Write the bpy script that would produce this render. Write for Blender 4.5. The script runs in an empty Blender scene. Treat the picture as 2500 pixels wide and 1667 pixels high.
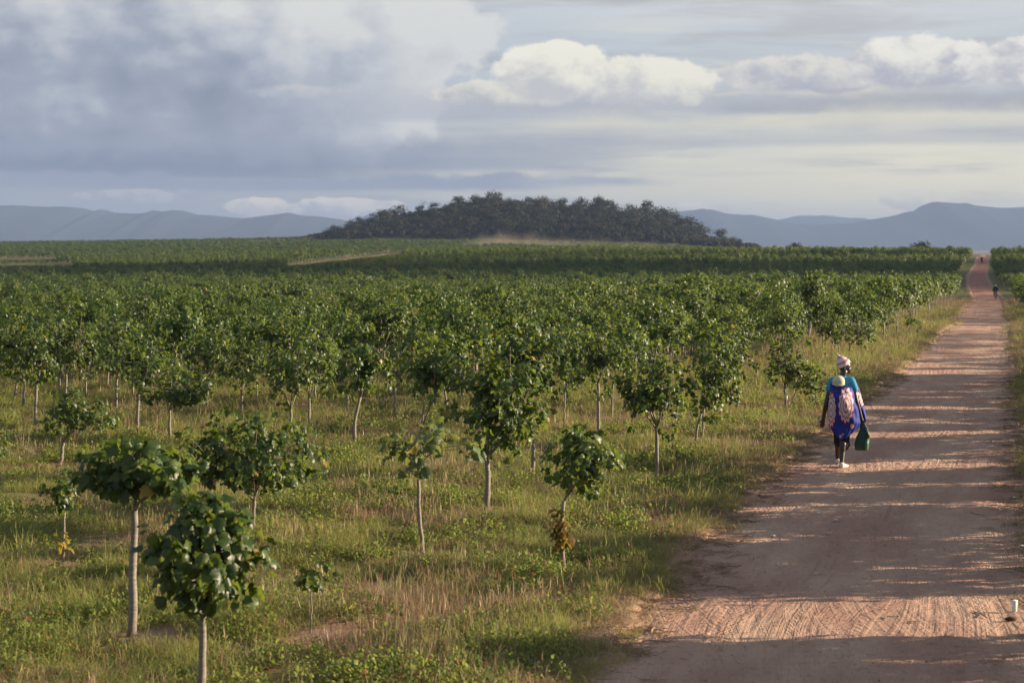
import bpy, bmesh, math, random
import numpy as np
from mathutils import Vector, Matrix, Euler, noise as mnoise

random.seed(11)
rng = np.random.default_rng(11)
PI = math.pi
scene = bpy.context.scene
COL = scene.collection

# ------------------------------------------------------------------ camera, sky, sun, exposure
CAM_H = 3.4
F = 4861.0                        # focal length in pixels of the 2500 px wide photograph
HOR = 608.0
cam_data = bpy.data.cameras.new('camera')
cam = bpy.data.objects.new('camera', cam_data)
COL.objects.link(cam)
PITCH = math.atan((833.5 - HOR) / F)
cam.location = (0, 0, CAM_H)
cam.rotation_euler = (PI / 2 - PITCH, 0, 0)
cam_data.sensor_width = 36.0
cam_data.lens = 36.0 * F / 2500.0
cam_data.clip_start = 0.1
cam_data.clip_end = 60000
cam_data.dof.use_dof = True
cam_data.dof.focus_distance = 33.0
cam_data.dof.aperture_fstop = 3.5
scene.camera = cam

SUN_EL = math.radians(15.0)
SUN_AZ = math.radians(8.0)        # measured from +X towards +Y
sun_data = bpy.data.lights.new('sun', 'SUN')
sun_data.energy = 5.0
sun_data.angle = math.radians(0.53)
sun_data.color = (1.0, 0.80, 0.58)
sun = bpy.data.objects.new('sun', sun_data)
COL.objects.link(sun)
sdir = Vector((math.cos(SUN_AZ) * math.cos(SUN_EL), math.sin(SUN_AZ) * math.cos(SUN_EL), math.sin(SUN_EL)))
sun.rotation_euler = sdir.to_track_quat('Z', 'Y').to_euler()
sun.location = (60, 10, 40)

vs = scene.view_settings
vs.view_transform = 'Standard'
vs.look = 'None'
vs.gamma = 1.0
vs.use_curve_mapping = False
vs.exposure = 1.25
EXPO = 2.0 ** 1.25
try:
    scene.cycles.volume_bounces = 0
    scene.cycles.max_bounces = 5
    scene.cycles.diffuse_bounces = 2
    scene.cycles.transmission_bounces = 3
    scene.cycles.transparent_max_bounces = 4
    scene.cycles.caustics_reflective = False
    scene.cycles.caustics_refractive = False
    scene.cycles.use_denoising = True
except Exception:
    pass


def lin(c):
    c = c / 255.0
    return c / 12.92 if c <= 0.04045 else ((c + 0.055) / 1.055) ** 2.4


def sky_rgb(r, g, b, k=1.0):
    return tuple(lin(v) / EXPO * k for v in (r, g, b))


# ---- a very small expression layer over shader nodes
class S:
    def __init__(self, g, sock):
        self.g, self.s = g, sock

    def _m(self, op, *a):
        return self.g.math(op, self, *a)

    def __add__(self, o): return self._m('ADD', o)
    def __radd__(self, o): return self._m('ADD', o)
    def __sub__(self, o): return self._m('SUBTRACT', o)
    def __rsub__(self, o): return self.g.math('SUBTRACT', o, self)
    def __mul__(self, o): return self._m('MULTIPLY', o)
    def __rmul__(self, o): return self._m('MULTIPLY', o)
    def __truediv__(self, o): return self._m('DIVIDE', o)
    def __rtruediv__(self, o): return self.g.math('DIVIDE', o, self)


class G:
    def __init__(self, nt):
        self.nt = nt
        self.n, self.l = nt.nodes, nt.links

    def put(self, sock, v):
        if isinstance(v, S):
            self.l.new(v.s, sock)
        elif v is not None:
            if hasattr(sock.default_value, '__len__'):
                v = tuple(v)
                if len(sock.default_value) == 4 and len(v) == 3:
                    v = v + (1.0,)
                sock.default_value = v
            else:
                sock.default_value = v

    def math(self, op, a, b=None, c=None, clamp=False):
        n = self.n.new('ShaderNodeMath')
        n.operation = op
        n.use_clamp = clamp
        self.put(n.inputs[0], a)
        if b is not None: self.put(n.inputs[1], b)
        if c is not None: self.put(n.inputs[2], c)
        return S(self, n.outputs[0])

    def vec(self, x, y, z=0.0):
        n = self.n.new('ShaderNodeCombineXYZ')
        for i, v in enumerate((x, y, z)): self.put(n.inputs[i], v)
        return S(self, n.outputs[0])

    def sep(self, v):
        n = self.n.new('ShaderNodeSeparateXYZ')
        self.put(n.inputs[0], v)
        return [S(self, o) for o in n.outputs]

    def noise(self, v, scale=1.0, detail=4, rough=0.55, dist=0.0, lac=2.0):
        n = self.n.new('ShaderNodeTexNoise')
        n.noise_dimensions = '3D'
        self.put(n.inputs['Vector'], v)
        n.inputs['Scale'].default_value = scale
        n.inputs['Detail'].default_value = detail
        n.inputs['Roughness'].default_value = rough
        n.inputs['Lacunarity'].default_value = lac
        n.inputs['Distortion'].default_value = dist
        return S(self, n.outputs[0])

    def voronoi(self, v, scale=1.0, feature='F1', out=0):
        n = self.n.new('ShaderNodeTexVoronoi')
        n.feature = feature
        self.put(n.inputs['Vector'], v)
        n.inputs['Scale'].default_value = scale
        return S(self, n.outputs[out])

    def step(self, v, a, b, o0=0.0, o1=1.0):        # smooth step between a and b
        n = self.n.new('ShaderNodeMapRange')
        n.interpolation_type = 'SMOOTHSTEP'
        self.put(n.inputs[0], v)
        self.put(n.inputs[1], a); self.put(n.inputs[2], b)
        self.put(n.inputs[3], o0); self.put(n.inputs[4], o1)
        return S(self, n.outputs[0])

    def mix(self, f, a, b, mode='MIX'):
        n = self.n.new('ShaderNodeMix')
        n.data_type = 'RGBA'
        n.blend_type = mode
        n.clamp_factor = True
        self.put(n.inputs[0], f)
        self.put(n.inputs[6], a)
        self.put(n.inputs[7], b)
        return S(self, n.outputs[2])

    def ramp(self, f, stops):
        n = self.n.new('ShaderNodeValToRGB')
        e = n.color_ramp.elements
        while len(e) < len(stops): e.new(0.5)
        for k, (p, c) in zip(e, stops):
            k.position = p
            k.color = tuple(c) + (1.0,)
        self.put(n.inputs[0], f)
        return S(self, n.outputs[0])

    def curve(self, f, pts):                        # piecewise linear 1-D table, values 0..1
        return self.ramp(f, [(p, (v, v, v)) for p, v in pts])


# ------------------------------------------------------------------ world: sky texture under painted-by-noise clouds
world = bpy.data.worlds.new('World')
scene.world = world
world.use_nodes = True
wt = world.node_tree
for n in list(wt.nodes): wt.nodes.remove(n)
g = G(wt)
w_out = wt.nodes.new('ShaderNodeOutputWorld')
bg = wt.nodes.new('ShaderNodeBackground')
sky = wt.nodes.new('ShaderNodeTexSky')
sky.sky_type = 'NISHITA'
sky.sun_disc = False
sky.sun_elevation = SUN_EL
sky.sun_rotation = PI / 2 - SUN_AZ
sky.air_density = 1.0
sky.dust_density = 1.5
bg.inputs[1].default_value = 0.1
skyc = S(g, sky.outputs[0])
tc = wt.nodes.new('ShaderNodeTexCoord')
D = S(g, tc.outputs['Generated'])
dx, dy, dz = g.sep(D)
AZ = g.math('ARCTAN2', dx, dy) * 4.861            # about one unit per 1000 photo pixels
EL = g.math('ARCSINE', dz) * 4.861


def kx(xs): return 4.861 * math.atan((xs - 1250) / F)
def ky(ys): return 4.861 * math.atan((HOR - ys) / F)


def P(sx, sy, seed): return g.vec(AZ * sx, EL * sy, seed)


SK = 10.0                                         # colours below are divided by the background strength
def C(r, gg, b, k=1.0):
    v = sky_rgb(r, gg, b, k)
    return (SK * v[0] * 0.995, SK * v[1] * 0.995, SK * v[2] * 0.975)


# slow drift used to bend every edge
w1 = g.noise(P(1.6, 4.0, 3.1), 1.0, 5, 0.55) - 0.5
w2 = g.noise(P(7.0, 10.0, 8.7), 1.0, 6, 0.6) - 0.5
w3 = g.noise(P(22.0, 26.0, 1.7), 1.0, 5, 0.6) - 0.5
right = g.step(AZ, -1.0, 1.0)                     # the lit side of the sky is on the right
high = g.step(EL, 0.05, 0.62)
# base: thin high overcast, lilac grey, warm and creamy towards the horizon on the right
low_c = g.mix(right, C(160, 166, 176), C(252, 240, 204, 1.22))
high_c = g.mix(right, C(188, 197, 210), C(204, 208, 215))
base = g.mix(g.step(EL + w1 * 0.12, 0.10, 0.42), low_c, high_c)
base = g.mix(g.step(EL + w1 * 0.15, 0.47, 0.66), base, C(222, 222, 226))
base = g.mix(0.12, base, skyc)
# streaks of stratus
st = g.noise(P(1.5, 15.0, 5.5), 1.0, 6, 0.58, 0.3)
stf = g.step(st, 0.44, 0.66) * g.step(EL, 0.03, 0.12)
base = g.mix(stf * 0.70, base, g.mix(right, C(144, 153, 170), C(192, 191, 193)))
st2 = g.noise(P(2.2, 17.0, 15.5), 1.0, 6, 0.6, 0.3)
st2f = g.step(st2, 0.54, 0.70) * g.step(EL, 0.60, 0.40)
base = g.mix(st2f * 0.8 * g.step(AZ, -0.75, 0.5), base, C(250, 241, 214))


def relief(sx, sy, seed, det=7, rough=0.58):
    """bulging cloud surface: how much a noise rises towards the sun side"""
    a = g.noise(P(sx, sy, seed), 1.0, det, rough)
    b = g.noise(g.vec(AZ * sx + 0.22, EL * sy + 0.20, seed), 1.0, det, rough)
    return (a - b), a


def deck(base, hi_y, lo_y, x0, x1, soft_x, colour, amt, wob=0.05, soft=0.03):
    """a flat-based band between two elevations"""
    top = g.step(EL + w1 * wob * 1.5 + w2 * wob, hi_y + soft, hi_y - soft)
    bot = g.step(EL + w1 * 0.015 + w3 * 0.008, lo_y - 0.006, lo_y + 0.012)
    m = top * bot * g.step(AZ + w2 * 0.25, x0 - soft_x, x0 + soft_x) * g.step(AZ + w2 * 0.25, x1 + soft_x, x1 - soft_x)
    return g.mix(m * amt, base, colour)


def cumulus(base, xs, ys, rx, ry, bright, shade, seed, amp=0.9, top_light=1.0, cut=None, edge=0.15, sx=9.0):
    cx, cy = kx(xs), ky(ys)
    rx, ry = rx / 1000.0, ry / 1000.0
    ex = (AZ - cx) / rx
    ey = (EL - cy) / ry
    rad = g.math('SQRT', ex * ex + ey * ey)
    bump, n0 = relief(sx * 0.6, sx * 0.9, seed, 8, 0.62)
    d = 1.0 - rad + (n0 - 0.5) * amp * 1.3 + w3 * amp * 0.55
    m = g.step(d, 0.0, edge)
    if cut is not None:                            # flat dark base
        c = ky(cut)
        m = m * g.step(EL + w2 * 0.03, c - 0.012, c + 0.018)
    lit = g.math('ADD', bump * 2.6 + ey * 0.50 * top_light + ex * 0.14 + 0.58, w3 * 0.9, clamp=True)
    lit = g.step(lit, 0.0, 1.0)
    return g.mix(m, base, g.mix(lit, shade, bright))


# the big grey cloud on the left with its cauliflower edge
ex = (AZ - kx(350)) / 0.86
ey = (EL - ky(130)) / 0.33
rad = g.math('SQRT', ex * ex + ey * ey)
bump, n0 = relief(2.6, 4.2, 2.2, 5, 0.5)
bumpf, nf = relief(9.0, 12.0, 6.1, 6, 0.55)
d = 1.0 - rad + (n0 - 0.5) * 0.55 + (nf - 0.5) * 0.36 + w3 * 0.10
bigm = g.step(d, 0.0, 0.07)
toplit = g.math('ADD', bump * 2.0 + bumpf * 0.5 + (EL - 0.28) * 1.45 + (AZ - kx(600)) * 0.30 + 0.36, g.step(d, 0.42, 0.02) * g.step(AZ, -1.1, -0.3) * 0.42, clamp=True)
bigc = g.ramp(toplit, [(0.0, C(128, 138, 160)), (0.42, C(160, 167, 184)), (0.70, C(196, 200, 209)), (1.0, C(228, 228, 226))])
c1 = g.mix(bigm * 0.93, base, bigc)
# broad grey body below and right of it
c1 = deck(c1, ky(215), ky(300), kx(700), kx(1750), 0.30, C(176, 180, 194), 0.55)
# bright cumulus in the middle, another on the right, small ones
c1 = cumulus(c1, 1190, 235, 150, 42, C(240, 236, 222), C(190, 192, 198), 4.4, cut=262)
c1 = cumulus(c1, 1560, 205, 190, 74, C(253, 248, 232), C(205, 205, 208), 9.3, amp=0.75, cut=270)
c1 = cumulus(c1, 1345, 175, 150, 82, C(255, 250, 234), C(206, 205, 207), 12.9, amp=0.8, cut=268)
c1 = cumulus(c1, 740, 232, 150, 24, C(206, 206, 208), C(178, 184, 198), 7.7, cut=252, edge=0.5)
c1 = cumulus(c1, 1960, 190, 220, 50, C(236, 232, 222), C(190, 190, 200), 17.7, cut=245)
c1 = cumulus(c1, 2240, 165, 190, 72, C(252, 248, 238), C(190, 190, 200), 21.9, amp=0.75, cut=235)
c1 = cumulus(c1, 2480, 170, 160, 66, C(254, 250, 240), C(196, 195, 204), 31.9, amp=0.75, cut=232)
c1 = deck(c1, ky(240), ky(288), kx(1750), kx(3600), 0.12, C(170, 172, 182), 0.85)
c1 = deck(c1, ky(262), ky(280), kx(1080), kx(1760), 0.10, C(186, 186, 194), 0.75)
c1 = deck(c1, ky(292), ky(318), kx(1330), kx(3600), 0.12, C(240, 232, 206), 0.7, wob=0.1)
c1 = deck(c1, ky(325), ky(362), kx(1100), kx(3600), 0.25, C(186, 186, 192), 0.55)
# long dark shelf on the left and its thin tongue to the right
c1 = deck(c1, ky(345), ky(420), kx(-4000), kx(1350), 0.35, C(152, 160, 180), 0.8, wob=0.10)
c1 = deck(c1, ky(385), ky(440), kx(-4000), kx(900), 0.30, C(116, 128, 152), 0.9, wob=0.10)
c1 = deck(c1, ky(428), ky(468), kx(-4000), kx(1340), 0.16, C(146, 154, 176), 0.95, wob=0.06, soft=0.008)
c1 = deck(c1, ky(438), ky(456), kx(1240), kx(1590), 0.09, C(168, 174, 188), 0.85, wob=0.05, soft=0.008)
# small warm cumuli low over the mountains
c1 = cumulus(c1, 640, 508, 110, 26, C(246, 232, 208, 1.15), C(196, 194, 196), 41.0, amp=0.8, sx=16.0)
c1 = cumulus(c1, 860, 505, 140, 24, C(240, 228, 208, 1.15), C(194, 194, 198), 44.0, amp=0.8, sx=16.0)
c1 = cumulus(c1, 320, 482, 130, 18, C(200, 196, 196), C(160, 166, 182), 46.0, amp=0.9, sx=16.0)
c1 = cumulus(c1, 1720, 505, 80, 18, C(252, 240, 212, 1.1), C(224, 218, 204), 48.0, amp=0.9, sx=16.0)
c1 = cumulus(c1, 2230, 488, 90, 30, C(255, 244, 214, 1.1), C(232, 224, 204), 51.0, amp=0.9, sx=16.0)
# away from the picture (overhead, behind) the overcast is simply grey blue with gaps
over = g.step(EL, 0.75, 2.0)
gap = g.noise(D, 2.2, 5, 0.55)
far_c = g.mix(g.step(gap, 0.45, 0.6), g.mix(0.55, skyc, C(110, 124, 150)), C(150, 156, 170))
c1 = g.mix(over, c1, far_c)
back = g.step(g.math('ABSOLUTE', AZ), 2.2, 4.0)
c1 = g.mix(back, c1, g.mix(g.step(gap, 0.42, 0.6), g.mix(0.5, skyc, C(130, 140, 160)), C(168, 170, 178)))
ground_m = g.step(dz, 0.0, -0.01)
c1 = g.mix(ground_m, c1, C(120, 120, 110))
g.l.new(c1.s, bg.inputs[0])
wt.links.new(bg.outputs[0], w_out.inputs[0])
try:
    world.cycles.sampling_method = 'MANUAL'
    world.cycles.sample_map_resolution = 512
except Exception:
    pass

# ------------------------------------------------------------------ bookkeeping helpers
def tag(o, label=None, cat=None, group=None, kind=None):
    if label: o['label'] = label
    if cat: o['category'] = cat
    if group: o['group'] = group
    if kind: o['kind'] = kind
    return o


def mesh_np(name, verts, faces, mats=(), mat_idx=None, smooth=False, uvs=None):
    """verts (n,3) array, faces a list of index lists or an (m,k) array"""
    me = bpy.data.meshes.new(name)
    verts = np.asarray(verts, dtype=np.float32)
    if isinstance(faces, np.ndarray):
        m, k = faces.shape
        loops = faces.ravel().astype(np.int32)
        tot = np.full(m, k, dtype=np.int32)
    else:
        m = len(faces)
        tot = np.array([len(f) for f in faces], dtype=np.int32)
        loops = np.array([i for f in faces for i in f], dtype=np.int32)
    me.vertices.add(len(verts))
    me.vertices.foreach_set('co', verts.ravel())
    me.loops.add(len(loops))
    me.loops.foreach_set('vertex_index', loops)
    me.polygons.add(m)
    start = np.zeros(m, dtype=np.int32)
    start[1:] = np.cumsum(tot)[:-1]
    me.polygons.foreach_set('loop_start', start)
    me.polygons.foreach_set('loop_total', tot)
    if uvs is not None:
        uvl = me.uv_layers.new(name='UVMap')
        uvl.data.foreach_set('uv', np.asarray(uvs, dtype=np.float32)[loops].ravel())
    for mt in mats: me.materials.append(mt)
    if mat_idx is not None:
        me.polygons.foreach_set('material_index', np.asarray(mat_idx, dtype=np.int32))
    me.update(calc_edges=True)
    me.validate()
    if smooth:
        me.polygons.foreach_set('use_smooth', np.ones(len(me.polygons), dtype=bool))
    return me


def link(name, me, parent=None, loc=None, rot=None):
    o = bpy.data.objects.new(name, me)
    COL.objects.link(o)
    if parent is not None: o.parent = parent
    if loc is not None: o.location = loc
    if rot is not None: o.rotation_euler = rot
    return o


def empty(name, loc=(0, 0, 0), rz=0.0):
    o = bpy.data.objects.new(name, None)
    COL.objects.link(o)
    o.location = loc
    o.rotation_euler = (0, 0, rz)
    o.empty_display_size = 0.3
    return o


class MB:
    """collects tubes, lofts and boxes into one mesh"""
    def __init__(self):
        self.v, self.f, self.m = [], [], []
        self.mi = 0

    def add(self, vs_, fs_):
        b = len(self.v)
        self.v += [tuple(p) for p in vs_]
        self.f += [[b + i for i in f] for f in fs_]
        self.m += [self.mi] * len(fs_)

    def tube(self, pts, radii, n=6, cap=True):
        pts = [Vector(p) for p in pts]
        vs_, fs_ = [], []
        up = None
        for i, p in enumerate(pts):
            if i == 0: t = pts[1] - pts[0]
            elif i == len(pts) - 1: t = pts[-1] - pts[-2]
            else: t = pts[i + 1] - pts[i - 1]
            if t.length < 1e-9: t = Vector((0, 0, 1))
            t.normalize()
            if up is None:
                a = Vector((1, 0, 0)) if abs(t.x) < 0.8 else Vector((0, 1, 0))
            else:
                a = up
            u = (a - t * a.dot(t))
            if u.length < 1e-6: u = t.orthogonal()
            u.normalize()
            up = u
            w = t.cross(u)
            for k in range(n):
                an = 2 * PI * k / n
                vs_.append(p + (u * math.cos(an) + w * math.sin(an)) * radii[i])
        for i in range(len(pts) - 1):
            for k in range(n):
                k2 = (k + 1) % n
                fs_.append([i * n + k, i * n + k2, (i + 1) * n + k2, (i + 1) * n + k])
        if cap:
            fs_.append(list(range(n))[::-1])
            fs_.append([(len(pts) - 1) * n + k for k in range(n)])
        self.add(vs_, fs_)

    def box(self, c, s, rot=None):
        R = rot.to_matrix() if rot is not None else Matrix.Identity(3)
        c = Vector(c)
        vs_ = [c + R @ Vector((x * s[0] / 2, y * s[1] / 2, z * s[2] / 2)) for x in (-1, 1) for y in (-1, 1) for z in (-1, 1)]
        self.add(vs_, [[0, 1, 3, 2], [4, 6, 7, 5], [0, 4, 5, 1], [2, 3, 7, 6], [0, 2, 6, 4], [1, 5, 7, 3]])

    def rings(self, rings_, cap=True, closed=True):
        """loft through rings of equal length"""
        n = len(rings_[0])
        vs_ = [p for r in rings_ for p in r]
        fs_ = []
        for i in range(len(rings_) - 1):
            for k in range(n if closed else n - 1):
                k2 = (k + 1) % n
                fs_.append([i * n + k, i * n + k2, (i + 1) * n + k2, (i + 1) * n + k])
        if cap and closed:
            fs_.append(list(range(n))[::-1])
            fs_.append([(len(rings_) - 1) * n + k for k in range(n)])
        self.add(vs_, fs_)

    def ball(self, c, r, seg=12, ring=8, scale=(1, 1, 1), rot=None):
        R = rot.to_matrix() if rot is not None else Matrix.Identity(3)
        c = Vector(c)
        rr = []
        for i in range(ring + 1):
            th = PI * i / ring
            th = min(max(th, 0.02), PI - 0.02)
            rr.append([c + R @ Vector((math.sin(th) * math.cos(2 * PI * k / seg) * r * scale[0],
                                       math.sin(th) * math.sin(2 * PI * k / seg) * r * scale[1],
                                       math.cos(th) * r * scale[2])) for k in range(seg)])
        self.rings(rr)

    def mesh(self, name, mats, smooth=True):
        return mesh_np(name, np.array(self.v, dtype=np.float32).reshape(-1, 3), self.f, mats, self.m, smooth)

    def build(self, name, mats, parent=None, smooth=True, loc=None, rot=None):
        if not isinstance(mats, (list, tuple)): mats = [mats]
        return link(name, self.mesh(name, mats, smooth), parent, loc, rot)


# ------------------------------------------------------------------ materials
def new_mat(name):
    m = bpy.data.materials.new(name)
    m.use_nodes = True
    nt = m.node_tree
    b = nt.nodes['Principled BSDF']
    return m, G(nt), b


def plain(name, col, rough=0.7, spec=0.3, var=0.12, scale=20.0, bump=0.0):
    m, gg, b = new_mat(name)
    tcn = m.node_tree.nodes.new('ShaderNodeTexCoord')
    n = gg.noise(S(gg, tcn.outputs['Object']), scale, 4, 0.6)
    k = gg.step(n, 0.3, 0.7, 1.0 - var, 1.0 + var)
    c = gg.mix(1.0, tuple(col), gg.vec(k, k, k), 'MULTIPLY')
    gg.put(b.inputs['Base Color'], c)
    b.inputs['Roughness'].default_value = rough
    b.inputs['Specular IOR Level'].default_value = spec
    if bump:
        bn = m.node_tree.nodes.new('ShaderNodeBump')
        bn.inputs['Strength'].default_value = 0.6
        bn.inputs['Distance'].default_value = bump
        gg.put(bn.inputs['Height'], n)
        m.node_tree.links.new(bn.outputs[0], b.inputs['Normal'])
    return m


def leaf_mat(name, dark, mid, light, trans, tmix=0.35, rough=0.38, spec=0.5, yellow=0.03, yel_c=(0.36, 0.27, 0.03), patch=0.0, island=True):
    m, gg, b = new_mat(name)
    nt = m.node_tree
    geo = nt.nodes.new('ShaderNodeNewGeometry')
    oi = nt.nodes.new('ShaderNodeObjectInfo')
    r = gg.math('FRACT', S(gg, geo.outputs['Random Per Island']) * 1.0 + S(gg, oi.outputs['Random']) * 7.31)
    r2 = gg.math('FRACT', r * 17.77)
    tr = S(gg, oi.outputs['Random'])
    c = gg.ramp(r, [(0.0, dark), (0.55, mid), (1.0, light)])
    isy = gg.math('LESS_THAN', r2, yellow)
    c = gg.mix(isy, c, yel_c)
    kv = gg.math('FRACT', tr * 3.7) * 0.55 + 0.72
    c = gg.mix(1.0, c, gg.vec(kv, kv, kv), 'MULTIPLY')
    if patch:
        pn = gg.noise(S(gg, geo.outputs['Position']), patch, 3, 0.6)
        k = gg.step(pn, 0.35, 0.65, 0.58, 1.32)
        c = gg.mix(1.0, c, gg.vec(k, gg.math('ADD', k * 0.8, 0.2), k), 'MULTIPLY')
    gg.put(b.inputs['Base Color'], c)
    b.inputs['Roughness'].default_value = rough
    b.inputs['Specular IOR Level'].default_value = spec
    t = nt.nodes.new('ShaderNodeBsdfTranslucent')
    tcx = gg.mix(isy, trans, tuple(min(1, v * 1.4) for v in yel_c))
    gg.put(t.inputs[0], tcx)
    mx = nt.nodes.new('ShaderNodeMixShader')
    mx.inputs[0].default_value = tmix
    nt.links.new(b.outputs[0], mx.inputs[1])
    nt.links.new(t.outputs[0], mx.inputs[2])
    nt.links.new(mx.outputs[0], nt.nodes['Material Output'].inputs[0])
    return m


M = {}
M['leaf'] = leaf_mat('tree_leaf', (0.016, 0.041, 0.009), (0.036, 0.076, 0.014), (0.095, 0.130, 0.026), (0.25, 0.33, 0.035), 0.34, 0.42, 0.40, 0.010, (0.28, 0.20, 0.04))
M['leaf_pale'] = leaf_mat('pale_tree_leaf', (0.05, 0.085, 0.028), (0.085, 0.125, 0.04), (0.14, 0.17, 0.06), (0.26, 0.30, 0.07), 0.4, 0.45, 0.4, 0.05, (0.33, 0.27, 0.05))
M['leaf_tuft'] = leaf_mat('shoot_leaf', (0.07, 0.12, 0.03), (0.14, 0.12, 0.03), (0.22, 0.09, 0.03), (0.35, 0.28, 0.05), 0.45, 0.45, 0.3, 0.2)
M['forest'] = leaf_mat('forest_leaf', (0.020, 0.026, 0.009), (0.034, 0.042, 0.013), (0.062, 0.062, 0.022), (0.05, 0.055, 0.015), 0.15, 0.7, 0.15, 0.0)
M['forest_pale'] = leaf_mat('pale_forest_leaf', (0.045, 0.045, 0.024), (0.065, 0.06, 0.032), (0.085, 0.075, 0.04), (0.05, 0.05, 0.02), 0.15, 0.7, 0.15, 0.0)
M['grass'] = leaf_mat('grass_blade', (0.110, 0.140, 0.034), (0.175, 0.200, 0.055), (0.30, 0.285, 0.115), (0.44, 0.46, 0.12), 0.40, 0.6, 0.2, 0.08, (0.34, 0.24, 0.14), patch=0.45)
M['dry'] = leaf_mat('dry_grass_blade', (0.21, 0.155, 0.09), (0.36, 0.285, 0.165), (0.50, 0.42, 0.27), (0.46, 0.37, 0.20), 0.30, 0.7, 0.15, 0.22, (0.24, 0.11, 0.075), patch=0.5)
M['weed'] = leaf_mat('weed_leaf', (0.070, 0.110, 0.024), (0.130, 0.175, 0.038), (0.22, 0.25, 0.070), (0.38, 0.46, 0.08), 0.40, 0.55, 0.25, 0.06, (0.27, 0.13, 0.06), patch=0.45)

# bark: pale grey with rings
bm_, gg, b = new_mat('bark')
tcn = bm_.node_tree.nodes.new('ShaderNodeTexCoord')
ox, oy, oz = gg.sep(S(gg, tcn.outputs['Object']))
n1 = gg.noise(gg.vec(ox * 10.0, oy * 10.0, oz * 55.0), 1.0, 4, 0.6)
n2 = gg.noise(S(gg, tcn.outputs['Object']), 9.0, 3, 0.6)
c = gg.ramp(n1, [(0.30, (0.14, 0.12, 0.095)), (0.48, (0.215, 0.19, 0.15)), (0.7, (0.28, 0.25, 0.20))])
c = gg.mix(gg.step(n2, 0.55, 0.75) * 0.5, c, (0.12, 0.085, 0.06))
c = gg.mix(gg.step(oz, 0.30, 0.0) * 0.45, c, (0.14, 0.085, 0.06))      # mud splashed on the foot
gg.put(b.inputs['Base Color'], c)
b.inputs['Roughness'].default_value = 0.75
bn = bm_.node_tree.nodes.new('ShaderNodeBump')
bn.inputs['Distance'].default_value = 0.006
gg.put(bn.inputs['Height'], n1)
bm_.node_tree.links.new(bn.outputs[0], b.inputs['Normal'])
M['bark'] = bm_
M['bark_dark'] = plain('dark_bark', (0.055, 0.045, 0.035), 0.85, 0.2, 0.2, 3.0)

# ------------------------------------------------------------------ terrain
YK = np.array([0, 60, 120, 180, 230, 300, 370, 435, 520, 600, 700, 900, 1150, 1500, 2200, 3500, 16000], float)
CP = np.array([-900, 0, 500, 900, 1100, 1250, 1600, 1880, 2380, 3300], float)
R_ = [0, -.4, -1.15, -1.8, -2.5, -2.3, -1.2, 0.1, 1.4, 1.0, -0.5, -2, -3, -3, -3, -3, -3]
ZT = np.array([
    [0, -.4, -1.6, -2.3, -2.6, -2.7, -2.6, -2.4, -1.7, -.8, .5, 2.8, 4.8, 6.6, 3, -3, -3],
    [0, -.4, -1.6, -2.3, -2.6, -2.7, -2.6, -2.4, -1.7, -.8, .6, 3.0, 5.0, 6.8, 3, -3, -3],
    [0, -.4, -1.6, -2.3, -2.6, -2.6, -2.3, -1.9, -1.2, -.4, 1.0, 4.2, 6.8, 8.6, 3, -3, -3],
    [0, -.4, -1.6, -2.3, -2.6, -2.5, -1.8, -.9, .3, .6, 1.2, 4.4, 9.4, 9.8, 3, -3, -3],
    [0, -.4, -1.6, -2.3, -2.7, -2.4, -1.4, -.2, 1.1, 1.0, 1.0, 4.0, 9.6, 9.8, 3, -3, -3],
    [0, -.4, -1.6, -2.3, -2.7, -2.4, -1.3, 0., 1.35, 1.1, 0.9, 3.6, 9.2, 9.0, 3, -3, -3],
    [0, -.4, -1.5, -2.2, -2.6, -2.3, -1.2, .1, 1.4, 1.1, 0.6, 2.4, 7.2, 6.0, 1, -3, -3],
    R_[:11] + [-.6, 1.8, 1.0, -2.5, -3, -3], R_, R_], float)
LG = np.linspace(0, math.log1p(16000 / 40.0), 500)
YG = 40 * np.expm1(LG)
UG = np.linspace((CP[0] - 1250) / F, (CP[-1] - 1250) / F, 160)
_t = np.array([np.interp(YG, YK, r) for r in ZT])
_t = np.array([np.interp(UG, (CP - 1250) / F, _t[:, j]) for j in range(len(YG))])      # (500,160)
ker = np.exp(-0.5 * (np.arange(-9, 10) / 4.0) ** 2); ker /= ker.sum()
_t = np.apply_along_axis(lambda r: np.convolve(np.pad(r, 9, mode='edge'), ker, 'valid'), 0, _t)
_t = np.apply_along_axis(lambda r: np.convolve(np.pad(r, 9, mode='edge'), ker, 'valid'), 1, _t)
TAB = _t

HILL_D = 1250.0
HX = (np.array([740, 800, 875, 950, 1000, 1075, 1130, 1205, 1300, 1400, 1470, 1530, 1580, 1640, 1700, 1760, 1860]) - 1250) / F * HILL_D
HZ = np.array([0, 1.2, 6.5, 12.0, 13.5, 15.5, 20, 21.0, 19.0, 18.0, 18.0, 16.0, 15.5, 9.5, 5.5, 2.5, 0])


def base_z(x, y):
    x = np.asarray(x, float); y = np.asarray(y, float)
    ys_ = np.maximum(y, 1.0)
    u = np.clip(x / ys_, UG[0], UG[-1] - 1e-9)
    iu = (u - UG[0]) / (UG[1] - UG[0])
    il = np.log1p(np.clip(ys_, 0, 15990) / 40.0) / (LG[1] - LG[0])
    i0 = np.clip(np.floor(iu).astype(int), 0, len(UG) - 2); fu = iu - i0
    j0 = np.clip(np.floor(il).astype(int), 0, len(YG) - 2); fl = il - j0
    z = (TAB[j0, i0] * (1 - fl) * (1 - fu) + TAB[j0 + 1, i0] * fl * (1 - fu) + TAB[j0, i0 + 1] * (1 - fl) * fu + TAB[j0 + 1, i0 + 1] * fl * fu)
    hx = np.interp(x * HILL_D / np.maximum(ys_, 500), HX, HZ)
    q = np.clip(1 - ((y - HILL_D - 20) / 130.0) ** 2, 0, 1)
    return z + hx * q ** 0.8


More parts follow.
